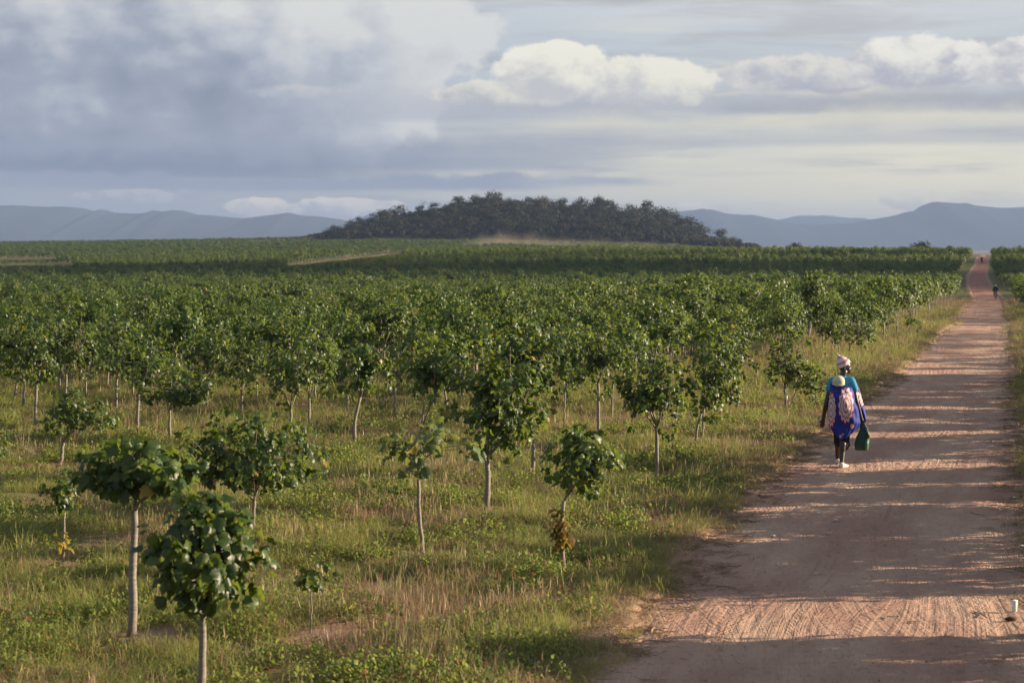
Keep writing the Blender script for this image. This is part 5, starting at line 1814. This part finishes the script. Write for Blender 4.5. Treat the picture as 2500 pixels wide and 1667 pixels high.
def shoe(parent, x, y, z, yaw, tilt=0.0):
    mb = MB()
    secs = [(-.045, .030, .075), (-.03, .038, .085), (.02, .040, .080), (.08, .043, .058), (.14, .046, .045), (.19, .040, .036), (.215, .022, .026)]
    rr_ = []
    for (yy, hw, hh) in secs:
        rr_.append([Vector((math.cos(2 * PI * k / 16) * hw, yy, max(0.016, hh * 0.5 + math.sin(2 * PI * k / 16) * hh * 0.55))) for k in range(16)])
    mb.rings(rr_)
    o = mb.build('shoe', [white_shoe], parent, True, (x, y, z), (tilt, 0, yaw))
    mb = MB()
    rr_ = []
    for zz in (0.0, 0.022):
        r = []
        for k in range(24):
            a = 2 * PI * k / 24
            yy = 0.085 + math.sin(a) * 0.137
            hw = 0.043 + 0.006 * math.sin(a)
            r.append(Vector((math.cos(a) * hw, yy, zz)))
        rr_.append(r)
    mb.rings(rr_)
    mb.build('sole', [sole], o)
    mb = MB()
    for i in range(4): mb.tube([(-.022, .045 + i * .02, .074 - i * .008), (0, .045 + i * .02, .083 - i * .009), (.022, .045 + i * .02, .074 - i * .008)], [.003] * 3, 4)
    mb.build('laces', [sole], o)
    return o


gl = float(road_z(foot.x - .078, foot.y + .62)) - foot.z
shoe(W, .008, .01, 0.0, -0.40)
shoe(W, -.048, .60, gl + .002, -0.1, 0.10)
# hat: a tilted cone that ends in a floppy tip
hb = Vector((.036, HY, 1.592)); ax = Vector((-.48, -.06, .87)).normalized()
uu = Vector((1, 0, 0)) - ax * ax.x; uu.normalize(); ww = ax.cross(uu)
mb = MB(); rr_ = []
for (h, r) in ((-.012, .098), (0, .110), (.03, .111), (.06, .100), (.09, .082), (.115, .062), (.138, .040), (.158, .022), (.185, .014), (.198, .006)):
    c0 = ax * h + Vector((-0.02, 0, 0.01)) * (max(0, h - .12) / .07)
    rr_.append([c0 + (uu * math.cos(2 * PI * k / 24) + ww * math.sin(2 * PI * k / 24) * 1.02) * r * (1 + 0.02 * math.sin(5 * k)) for k in range(24)])
mb.rings(rr_)
# turn it so that its own z runs up the cone: stripes then lie around it
q = ax.to_track_quat('Z', 'Y')
me = mb.mesh('hat', [hat_m]); me.transform(q.inverted().to_matrix().to_4x4())
hat = link('hat', me, W); hat.matrix_basis = Matrix.Translation(hb) @ q.to_matrix().to_4x4()

# wrap cloth: wound round chest and baby, hem hanging to a point
wm = wrap_mat('printed_wrap', [(.065, .985, .115, .275), (-.165, .90, .070, .27), (.42, .98, .1, .2), (-.5, .98, .1, .2)], [(.165, .65, .034), (-.015, .485, .022), (.02, .52, .014)])
NT, NH = 96, 60
V, UV = [], []
for j in range(NH):
    t = j / (NH - 1)
    for i in range(NT):
        a = 2 * PI * i / NT                            # 0 = right, 3/2 pi = back (towards the camera)
        cx_, sx_ = math.cos(a), math.sin(a)
        # hem height round the body
        ax_ = cx_ * .19
        hem = np.interp(cx_, [-1, -.55, -.1, .35, .75, 1], [.62, .47, .375, .44, .545, .60])
        if sx_ > 0: hem = hem * (1 - sx_ * .5) + .60 * sx_ * .5
        topz = 1.262 - .02 * cx_
        z = topz * (1 - t) + hem * t
        hw = np.interp(z, [.36, .45, .55, .68, .82, .95, 1.1, 1.27], [.10, .14, .20, .245, .250, .230, .200, .168])
        dp = np.interp(z, [.36, .5, .65, .80, .95, 1.1, 1.2, 1.27], [.12, .16, .20, .27, .31, .30, .26, .20])
        df = np.interp(z, [.36, .6, .9, 1.27], [.15, .17, .17, .14])
        cxo = np.interp(z, [.36, .5, .7, .9, 1.27], [.0, .02, .045, .02, -.01])
        fold = .010 * math.sin(a * 9 + z * 14) + .007 * math.sin(a * 17 - z * 9) * (0.3 + t) + .012 * math.sin(z * 24 + cx_ * 5) * max(0, cx_) 
        r = 1 + fold * 2.2
        x = cxo + cx_ * hw * r
        y = TY + (sx_ * (df if sx_ > 0 else dp)) * r
        V.append((x, y, z)); UV.append((x if sx_ < 0.35 else (x * 2.2 + .3), z))
idx_ = np.arange(NH * NT).reshape(NH, NT)
nxt = np.roll(idx_, -1, axis=1)
fq = np.stack([idx_[:-1], nxt[:-1], nxt[1:], idx_[1:]], -1).reshape(-1, 4)
link('wrap_cloth', mesh_np('wrap_cloth', np.array(V), fq, [wm], None, True, uvs=np.array(UV)), W)
# rolled upper edge and twisted knot side
mb = MB()
mb.tube([(math.cos(a) * .172 - .01, TY + math.sin(a) * (.145 if math.sin(a) > 0 else .205), 1.262 - .02 * math.cos(a) + .006 * math.sin(6 * a)) for a in [2 * PI * k / 40 for k in range(41)]], [.012] * 41, 8, False)
mb.build('wrap_roll', [plain('blue_roll', (0.014, 0.02, 0.25), .75, .2, .1)], W)
# second cloth hanging from the right shoulder in front of the arm
sm = wrap_mat('printed_shawl', [(.27, 1.10, .105, .20)], [], 1)
rowsz = [1.385, 1.34, 1.28, 1.2, 1.12, 1.03, .95, .87, .80, .74, .70]
V, UV = [], []
for j, z in enumerate(rowsz):
    t = j / 10
    xl = np.interp(z, [.70, .8, .95, 1.1, 1.28, 1.385], [.325, .275, .22, .17, .14, .12])
    xr = np.interp(z, [.70, .8, .95, 1.1, 1.28, 1.385], [.395, .385, .345, .305, .255, .165])
    for i in range(9):
        s_ = i / 8
        V.append((xl + (xr - xl) * s_, TY + .13 + .03 * math.sin(s_ * 9 + z * 5) + .02 * s_, z + .012 * math.sin(s_ * 7)))
        UV.append((V[-1][0], z))
    for i in range(9):
        s_ = 1 - i / 8
        V.append((xl + (xr - xl) * s_, TY + .16 + .03 * math.sin(s_ * 9 + z * 5) + .02 * s_, z + .012 * math.sin(s_ * 7)))
        UV.append((V[-1][0], z))
mb = MB()
mb.rings([[Vector(V[j * 18 + k]) for k in range(18)] for j in range(11)])
me = mesh_np('shawl', mb.v, mb.f, [sm], None, True, uvs=np.array(UV))
sh = link('shawl', me, W)
mb = MB(); mb.box((.36, TY + .155, .694), (.075, .04, .018)); mb.build('hem', [plain('red_hem', (.5, .03, .05), .8, .2, .05)], sh, False)
# thin bracelet on the left wrist
mb = MB(); mb.tube([(-.278 + .03 * math.cos(a), TY + .025 + .03 * math.sin(a), .765) for a in [2 * PI * k / 14 for k in range(15)]], [.005] * 15, 5, False)
mb.build('bracelet', [plain('green_beads', (.04, .22, .16), .4, .5, .05)], W)

# the baby on her back
BB = empty('person', turned(-.052, TY - .20, .80), YAW)
BB.scale = (KS, KS, KS)
tag(BB, 'baby in a cream knitted cap tied against the back of the walking woman', 'person')
bb = [((0, .0, .54), (.0, .01, .55), .078, .074), ((0, .02, .45), (0, .03, .43), .045, .05), ((0, .06, .36), (0, .05, .12), .085, .085), ((-.05, .05, .14), (-.12, .12, .10), .05, .04), ((.05, .05, .14), (.12, .12, .10), .05, .04),
      ((.0, .07, .53), (.02, .085, .52), .03, .02), ((-.05, .06, .36), (-.11, .10, .33), .03, .025), ((.05, .06, .36), (.11, .10, .33), .03, .025)]
link('body', capsules_to_mesh('body', bb, skin, 0.010, 3), BB)
mb = MB()
mb.ball((0, -.002, .552), .096, 24, 14, (1.0, .96, .94))
cap = mb.build('cap', [knit], BB)
mb = MB(); mb.tube([(math.cos(a) * .088, -.004 + math.sin(a) * .086, .513 + .018 * math.sin(a)) for a in [2 * PI * k / 30 for k in range(31)]], [.011] * 31, 6, False)
mb.build('cap_rim', [knit], cap)

# green bag in her right hand
BG = empty('bag', turned(.345, TY + .03), YAW)
BG.scale = (KS, KS, KS)
tag(BG, 'dark green bag hanging from the right hand of the walking woman', 'bag')
mb = MB()
rr_ = []
for (z, hw, hd, cx_) in ((.255, .070, .045, -.035), (.27, .098, .06, -.038), (.36, .104, .062, -.032), (.46, .096, .06, -.022), (.54, .072, .05, .0), (.60, .058, .04, .012), (.66, .034, .03, -.008), (.70, .024, .02, -.018)):
    ring_ = []
    for k in range(28):
        a = 2 * PI * k / 28
        cs, sn = math.cos(a), math.sin(a)
        px2 = math.copysign(abs(cs) ** .45, cs) * hw; py2 = math.copysign(abs(sn) ** .45, sn) * hd
        wr = 1 + .06 * math.sin(5 * a + z * 30)
        ring_.append(Vector((cx_ + px2 * wr, py2 * wr, z)))
    rr_.append(ring_)
mb.rings(rr_)
mb.build('bag_body', [bag_m], BG)
mb = MB(); mb.box((.050, -.035, .345), (.036, .075, .17), Euler((0, .12, -.5))); mb.build('painted_sunlit_side', [bag_sunlit], BG, False)  # panel holding the painted sunlit tone of the bag's right face
for s_ in (-1, 1):
    mb = MB(); mb.tube([(-.02 + s_ * .03, .01, .60), (-.025 + s_ * .022, .0, .66), (-.025, -.005, .705), (-.03, .0, .72)], [.010, .008, .007, .007], 6); mb.build('handle', [bag_m], BG)
mb = MB()
mb.tube([(.0, -.03, .62), (.045, -.05, .56), (.075, -.05, .47), (.05, -.055, .44)], [.012, .028, .026, .008], 8)
mb.build('flap', [bag_m], BG)

# ------------------------------------------------------------------ far people
def walker(label, p, h, top_c, leg_c, yaw, cap_c=None, group=None, load=None):
    root = empty('person', tuple(p), yaw)
    tag(root, label, 'person', group)
    s = h / 1.70
    b1 = [((-.09, 0, .88), (-.10, .14, .47), .09, .06), ((-.10, .14, .47), (-.10, .05, .08), .055, .04), ((.09, 0, .88), (.10, -.08, .47), .09, .06), ((.10, -.08, .47), (.10, -.26, .10), .055, .04),
          ((-.10, .05, .05), (-.10, .20, .03), .035, .03), ((.10, -.26, .08), (.10, -.12, .03), .035, .03),
          ((0, 0, .9), (0, 0, 1.3), .13, .15, (1.1, .7)), ((-.14, 0, 1.36), (.14, 0, 1.36), .06, .06), ((0, 0, 1.38), (0, .01, 1.5), .05, .05), ((0, .01, 1.57), (0, .03, 1.58), .095, .09),
          ((-.18, 0, 1.34), (-.24, -.04, 1.06), .05, .04), ((-.24, -.04, 1.06), (-.25, .08, .80), .038, .03), ((.18, 0, 1.34), (.24, .04, 1.06), .05, .04), ((.24, .04, 1.06), (.25, .16, .84), .038, .03), ((-.25, .08, .80), (-.25, .1, .72), .03, .02), ((.25, .16, .84), (.25, .19, .76), .03, .02)]
    o = link('body', capsules_to_mesh('body', b1, skin, .02, 3), root); o.scale = (s, s, s)
    b2 = [((0, 0, .88), (0, 0, 1.3), .155, .175, (1.1, .75)), ((-.15, 0, 1.36), (.15, 0, 1.36), .075, .075), ((-.18, 0, 1.33), (-.235, -.03, 1.08), .068, .06), ((.18, 0, 1.33), (.235, .03, 1.08), .068, .06)]
    o = link('shirt', capsules_to_mesh('shirt', b2, plain('far_shirt', top_c, .85, .2, .1), .025, 3), root); o.scale = (s, s, s)
    b3 = [((-.09, 0, .9), (-.10, .14, .47), .12, .08), ((-.10, .14, .47), (-.10, .06, .14), .078, .06), ((.09, 0, .9), (.10, -.08, .47), .12, .08), ((.10, -.08, .47), (.10, -.24, .16), .078, .06), ((0, 0, .85), (0, 0, .95), .15, .14)]
    o = link('trousers', capsules_to_mesh('trousers', b3, plain('far_trousers', leg_c, .85, .2, .1), .025, 3), root); o.scale = (s, s, s)
    if cap_c:
        mb = MB(); mb.ball((0, .01, 1.60), .115, 14, 8, (1, 1, .8)); o = mb.build('hat', [plain('far_hat', cap_c, .9, .1, .05)], root); o.scale = (s, s, s)
    return root


pf = pick(2247 * DS, 646, 900, road_z)
pf = Vector((height_at(2397, 640, 440).x, 440.0, 0)); pf.z = float(road_z(pf.x, pf.y))
walker('dark-clothed person walking far off where the road climbs to the crest', pf, 1.72, (.02, .02, .022), (.03, .03, .035), 0.2)
for i, (px, py, tc_, lc_, hc_, lb) in enumerate([
        (819, 633, (.55, .52, .52), (.25, .24, .25), None, 'person in pale clothes on the sandy track, leftmost of three'),
        (844.5, 633, (.42, .30, .42), (.30, .04, .07), None, 'person in pink and red on the sandy track, middle one of three'),
        (979, 620, (.65, .58, .60), (.2, .15, .15), None, 'person in white at the far end of the sandy track')]):
    p = pick(px, py, 1500)
    walker(lb, p, 1.75, tc_, lc_, .9 + i, hc_, 'people on the sandy track')

# cyclist coming down the road
cy = Vector((height_at(2430, 731, 228).x, 228.0, 0)); cy.z = float(road_z(cy.x, cy.y))
metal = plain('bicycle_paint', (.03, .03, .035), .4, .5, .05)
rubber = plain('tyre_rubber', (.015, .015, .015), .8, .2, .05)
BI = empty('bicycle', tuple(cy), PI - .23)
tag(BI, 'black bicycle ridden towards the viewer on the right of the road', 'bicycle')
for yy in (-.52, .52):
    mb = MB()
    mb.tube([(0, yy + math.cos(a) * .325, .34 + math.sin(a) * .325) for a in [2 * PI * k / 28 for k in range(29)]], [.020] * 29, 6, False)
    wh_ = mb.build('wheel', [rubber], BI)
    mb = MB()
    for k in range(12):
        a = 2 * PI * k / 12
        mb.tube([(0, yy, .34), (0, yy + math.cos(a) * .315, .34 + math.sin(a) * .315)], [.003, .003], 3, False)
    mb.build('spokes', [metal], wh_)
mb = MB()
for a, b_ in (((0, -.52, .34), (0, -.15, .32)), ((0, -.15, .32), (0, -.22, .86)), ((0, -.52, .34), (0, -.20, .80)), ((0, -.15, .32), (0, .34, .82)), ((0, -.20, .80), (0, .34, .88)), ((0, .34, .95), (0, .50, .34))):
    mb.tube([a, b_], [.018, .018], 6)
mb.build('frame', [metal], BI)
mb = MB(); mb.tube([(-.28, .22, .99), (-.2, .33, 1.0), (0, .36, .98), (.2, .33, 1.0), (.28, .22, .99)], [.014] * 5, 6); mb.build('handlebar', [metal], BI)
mb = MB(); mb.rings([[Vector((math.cos(2 * PI * k / 12) * w_, y_ , .88 + math.sin(2 * PI * k / 12) * .025)) for k in range(12)] for y_, w_ in ((-.36, .07), (-.28, .085), (-.2, .05), (-.1, .02))]); mb.build('saddle', [rubber], BI)
mb = MB(); mb.tube([(-.10, -.15, .32), (.10, -.15, .32)], [.012, .012], 6); mb.box((-.12, -.15, .20), (.09, .10, .02)); mb.box((.12, -.15, .44), (.09, .10, .02)); mb.build('pedals', [metal], BI)
CR = empty('person', tuple(cy), PI - .23)
tag(CR, 'cyclist in a dark jacket and pale cap riding towards the viewer', 'person')
rb = [((-.09, -.24, .93), (-.13, .10, .68), .10, .07), ((-.13, .10, .68), (-.12, -.13, .28), .06, .045), ((.09, -.24, .93), (.13, .14, .86), .10, .07), ((.13, .14, .86), (.12, -.05, .50), .06, .045), ((-.12, -.13, .24), (-.12, .02, .22), .035, .03), ((.12, -.05, .47), (.12, .1, .46), .035, .03),
      ((0, -.24, .96), (0, -.05, 1.38), .15, .16, (1.1, .75)), ((-.15, -.02, 1.42), (.15, -.02, 1.42), .065, .065), ((0, -.0, 1.44), (0, .05, 1.56), .05, .05), ((0, .06, 1.64), (0, .08, 1.63), .095, .09), ((0, .15, 1.62), (0, .17, 1.6), .015, .012),
      ((-.19, -.0, 1.40), (-.31, .06, 1.18), .05, .04), ((-.31, .06, 1.18), (-.26, .22, 1.02), .038, .03), ((.19, 0, 1.40), (.31, .06, 1.18), .05, .04), ((.31, .06, 1.18), (.26, .22, 1.02), .038, .03)]
link('body', capsules_to_mesh('body', rb, skin, .016, 3), CR)
jb = [((0, -.24, .95), (0, -.05, 1.38), .175, .185, (1.15, .8)), ((-.16, -.02, 1.42), (.16, -.02, 1.42), .082, .082), ((-.19, 0, 1.39), (-.31, .06, 1.19), .072, .06), ((-.31, .06, 1.18), (-.27, .20, 1.04), .058, .048), ((.19, 0, 1.39), (.31, .06, 1.19), .072, .06), ((.31, .06, 1.18), (.27, .20, 1.04), .058, .048)]
link('jacket', capsules_to_mesh('jacket', jb, plain('dark_jacket', (.012, .022, .028), .8, .2, .1), .018, 3), CR)
tb = [((-.09, -.24, .93), (-.13, .10, .68), .125, .09), ((-.13, .10, .68), (-.12, -.11, .34), .082, .065), ((.09, -.24, .93), (.13, .14, .86), .125, .09), ((.13, .14, .86), (.12, -.04, .54), .082, .065), ((0, -.24, .9), (0, -.2, 1.0), .16, .15)]
link('trousers', capsules_to_mesh('trousers', tb, plain('mauve_trousers', (.085, .07, .09), .85, .2, .1), .018, 3), CR)
mb = MB(); mb.ball((0, .055, 1.685), .105, 16, 8, (1, 1.05, .75)); mb.tube([(0, .14, 1.675), (0, .21, 1.66)], [.05, .035], 8); mb.build('cap', [plain('pale_cap', (.55, .53, .50), .9, .1, .05)], CR)
mb = MB(); mb.box((0, .125, 1.2), (.10, .02, .26), Euler((.35, 0, 0))); mb.build('shirt_front', [plain('ochre_shirt', (.20, .14, .03), .9, .1, .05)], CR, False)

# ------------------------------------------------------------------ vehicles beyond the far crest
def far_vehicle(px, py, yaw, label, kind='car'):
    yd = 875.0
    p = height_at(px, py, yd); p.z = float(ground_z(p.x, yd)) 
    want = height_at(px, py, yd).z
    root = empty('vehicle' if kind != 'car' else 'car', (p.x, yd, max(p.z, want - 1.65)), yaw)
    tag(root, label, kind)
    wp = plain('white_paint_car', (.75, .75, .75), .35, .5, .03)
    gl_ = plain('dark_glass', (.02, .025, .03), .1, .5, .02)
    side = [(-2.1, .45), (-2.1, .95), (-1.95, 1.05), (-1.1, 1.08), (-.7, 1.62), (1.1, 1.65), (1.6, 1.1), (2.05, 1.0), (2.1, .45)]
    mb = MB()
    mb.rings([[Vector((a, y_, z_ if z_ > 1.1 else z_)) * 1.0 for a, z_ in side] for y_ in (-.85, -.80, .80, .85)])
    mb.build('body', [wp], root, False)
    for s_ in (-1, 1):
        mb = MB(); mb.box((.2, s_ * .856, 1.34), (1.7, .02, .38)); mb.build('window', [gl_], root, False)
        for x_ in (-1.35, 1.35):
            mb = MB(); mb.tube([(x_, s_ * .70, .36), (x_, s_ * .90, .36)], [.36, .36], 16); mb.build('wheel', [rubber], root)
    mb = MB(); mb.box((-.92, 0, 1.36), (.03, 1.4, .5), Euler((0, -.6, 0))); mb.build('windscreen', [gl_], root, False)
    return root


far_vehicle(1096, 605, 0.1, 'white car driving left at the head of the dust cloud', 'car')
far_vehicle(1053, 606, 1.2, 'small white car among the tree tops left of the dust cloud', 'car')

# ------------------------------------------------------------------ litter, sticks and tall stalks
stick_m = plain('dry_stick', (.36, .28, .19), .85, .2, .2, 30)
paper = plain('white_litter', (.72, .72, .70), .6, .4, .08, 40)


def stick(px, py, px2, py2, r, label, wig=.02):
    a = pick(px, py, 120, road_z if px > 1450 else ground_z); b_ = pick(px2, py2, 120, road_z if px > 1450 else ground_z)
    a.z += r * 1.2; b_.z += r * 1.2
    mb = MB()
    n = 5
    pts_ = [a.lerp(b_, i / (n - 1)) + Vector((rng.normal() * wig, rng.normal() * wig, (0.02 if 0 < i < n - 1 else 0) * rng.random())) for i in range(n)]
    o0 = a.copy()
    mb.tube([p_ - o0 for p_ in pts_], [r * .7, r, r, r * .8, r * .5], 6)
    o = mb.build('stick', [stick_m], None, True, tuple(o0))
    tag(o, label, 'stick', 'sticks lying about the road')


for a in [(1712, 1416, 1736, 1408, .009, 'pale curved stick lying on the left side of the road in the shade'),
          (1756, 1432, 1792, 1438, .007, 'thin straight stick on the road just below the pale curved one'),
          (1765, 1409, 1800, 1412, .006, 'faint stick right of the pale curved one on the road'),
          (1592, 1548, 1596, 1534, .010, 'short upright-looking white stick at the grass edge in the sunlight'),
          (1477, 1446, 1515, 1505, .009, 'long dry stem leaning out of the grass beside the road'),
          (2215, 1521, 2248, 1522, .007, 'stick on the sunlit right half of the road in the foreground'),
          (2158, 1510, 2190, 1510, .006, 'dark twig on the road left of the sunlit foreground stick'),
          (2378, 1494, 2412, 1512, .008, 'crooked twig on the right side of the road in the foreground'),
          (2362, 1252, 2406, 1260, .008, 'twig on the right of the road where the light bands end'),
          (2442, 1602, 2492, 1603, .007, 'long thin stick near the lower right corner of the picture'),
          (1565, 1566, 1620, 1569, .010, 'dark stick at the lower left road edge')]:
    stick(*a)
for i, (px, py, s_, lb) in enumerate([(1920, 1211, .05, 'small white scrap on the road below the woman'), (1999, 1256, .05, 'white scrap near the left of the road between light bands'), (2040, 1272, .06, 'white scrap beside the dark twig patch on the road'),
        (1887, 1311, .06, 'curled white scrap on the left side of the road'), (1992, 1405, .05, 'white scrap in the big foreground shadow'), (2443, 1248, .04, 'tiny white scrap near the right edge of the road'),
        (2478, 1218, .06, 'pale scrap on the right verge'), (2493, 1336, .05, 'pale scrap by the green sprig at the right edge')]):
    p = pick(px, py, 120, road_z)
    mb = MB()
    rg = np.random.default_rng(900 + i)
    pts_ = [Vector((math.cos(k * 1.05) * s_ * rg.uniform(.5, 1), math.sin(k * 1.05) * s_ * rg.uniform(.3, .8), .012 + rg.random() * .02)) for k in range(6)]
    mb.add([Vector((0, 0, .03))] + pts_ + [Vector((0, 0, .004))], [[0, 1 + k, 1 + (k + 1) % 6] for k in range(6)] + [[7, 1 + (k + 1) % 6, 1 + k] for k in range(6)])
    o = mb.build('litter', [paper], None, False, tuple(p)); tag(o, lb, 'litter', 'white scraps on the road')
# crumpled white cup / carton at the lower right
p = pick(2477, 1494, 120, road_z)
mb = MB(); rr_ = [[Vector((math.cos(2 * PI * k / 14) * r_ * 1.0, math.sin(2 * PI * k / 14) * r_ * .8, z_)) for k in range(14)] for z_, r_ in ((0, .022), (.01, .026), (.06, .030), (.105, .033), (.11, .030))]
mb.rings(rr_)
cup = mb.build('cup', [paper], None, True, (p.x, p.y, p.z + .0), (.06, -.09, .4))
mb = MB(); mb.tube([(0, 0, .106), (0, 0, .114)], [.0345, .0345], 14); mb.build('rim', [paper], cup)
tag(cup, 'white paper cup standing at the right edge of the road in the foreground', 'cup')
# dark clods and dead leaves
p = pick(2468, 1516, 120, road_z)
mb = MB(); mb.ball((0, 0, .02), .05, 10, 6, (1.2, .7, .5)); o = mb.build('dead_leaf', [plain('dead_leaf', (.10, .05, .03), .9, .1, .3)], None, True, tuple(p)); tag(o, 'curled brown dead leaf below the white cup', 'leaf')

# tall flowering grass stalks at the road edge
stalk_m = plain('stalk', (.20, .20, .07), .8, .2, .1, 20); head_m = plain('seed_head', (.30, .13, .10), .9, .1, .2, 40)
for i, (bx_, by_, tx_, ty_, lb) in enumerate([(1546, 1415, 1533, 1322, 'tall red-headed grass stalk, left one of three by the road'), (1562, 1418, 1567, 1350, 'tall red-headed grass stalk, middle one of three by the road'), (1586, 1412, 1620, 1348, 'tall grass stalk leaning right, last of three by the road'),
        (1630, 1240, 1632, 1200, 'short stalk standing in the grass above the road edge'), (1012, 1200, 1010, 1120, 'dead upright stick in the grass left of the sparse tree')]):
    a = pick(bx_, by_, 120); b_ = height_at(tx_, ty_, a.y)
    d = b_ - a
    mb = MB(); mb.tube([(0, 0, -.03), d * .5 + Vector((d.x * -.12, 0, 0)), d], [.004, .003, .002], 5)
    o = mb.build('grass_stalk', [stalk_m], None, True, tuple(a)); tag(o, lb, 'grass stalk', 'tall stalks in the grass')
    mb = MB()
    mb.tube([d * .86, d * .93, d * 1.02], [.003, .010, .003], 6)
    mb.build('seed_head', [head_m], o)
    for q in range(3):
        mb = MB(); an = rng.random() * 6.28
        s0 = d * (.12 + q * .2)
        mb.add([s0, s0 + Vector((math.cos(an) * .09, math.sin(an) * .03, .07)), s0 + Vector((math.cos(an) * .2, math.sin(an) * .06, .05)), s0 + Vector((math.cos(an) * .09, math.sin(an) * .03, .055))], [[0, 1, 2, 3]])
        mb.build('blade', [stalk_m], o, False)
# crumbled straw and twigs along both road edges
rg = np.random.default_rng(5)
strw = []
for q in range(3):
    mb = MB()
    for k in range(16):
        a = rg.random() * 6.28; r = .16 * math.sqrt(rg.random()); L = rg.uniform(.04, .16); b_ = rg.random() * 6.28
        p = Vector((math.cos(a) * r, math.sin(a) * r, .006 + rg.random() * .012))
        mb.tube([p, p + Vector((math.cos(b_) * L, math.sin(b_) * L, rg.random() * .02))], [.0022, .0016], 3, False)
    strw.append(mb.mesh('straw', [plain('straw', (.26, .185, .11), .9, .1, .2, 30)]))
yy = rg.uniform(12, 60, 1500) ** 1.0
sd = rg.random(1500) < .6
dd = rg.normal(0.0, .24, 1500)
xx_ = np.where(sd, road_c(yy) - road_w(yy) + dd, road_c(yy) + road_w(yy) - dd)
zz_ = np.maximum(ground_z(xx_, yy), road_z(xx_, yy))
scatter('road_edge_straw', np.c_[xx_, yy, zz_], np.c_[np.zeros(1500), np.zeros(1500), rg.random(1500) * 6.28], np.repeat(rg.uniform(.5, 1.4, (1500, 1)), 3, 1), rg.integers(0, 3, 1500), strw, 'dry straw and broken twigs strewn along the road edges', 'straw')
# pebbles and clods
pb = []
for q in range(3):
    mb = MB(); mb.ball((0, 0, .2), 1.0, 7, 5, (1, .8, .6)); 
    me = mb.mesh('pebble', [plain('earth_clod', (.30, .18, .125), .95, .05, .25, 3)]); pb.append(me)
n = 1500
yy = rg.uniform(12, 50, n); ss = rg.uniform(-1, 1, n)
xx_ = road_c(yy) + ss * road_w(yy)
scatter('pebbles', np.c_[xx_, yy, road_z(xx_, yy)], rg.uniform(0, 6.28, (n, 3)) * np.array([.1, .1, 1]), np.repeat((rg.uniform(.004, .010, n) * np.where(rg.random(n) < .05, 1.6, 1.0))[:, None], 3, 1), rg.integers(0, 3, n), pb, 'small clods and pebbles scattered over the dirt road', 'pebbles')
print('objects', len(bpy.data.objects))
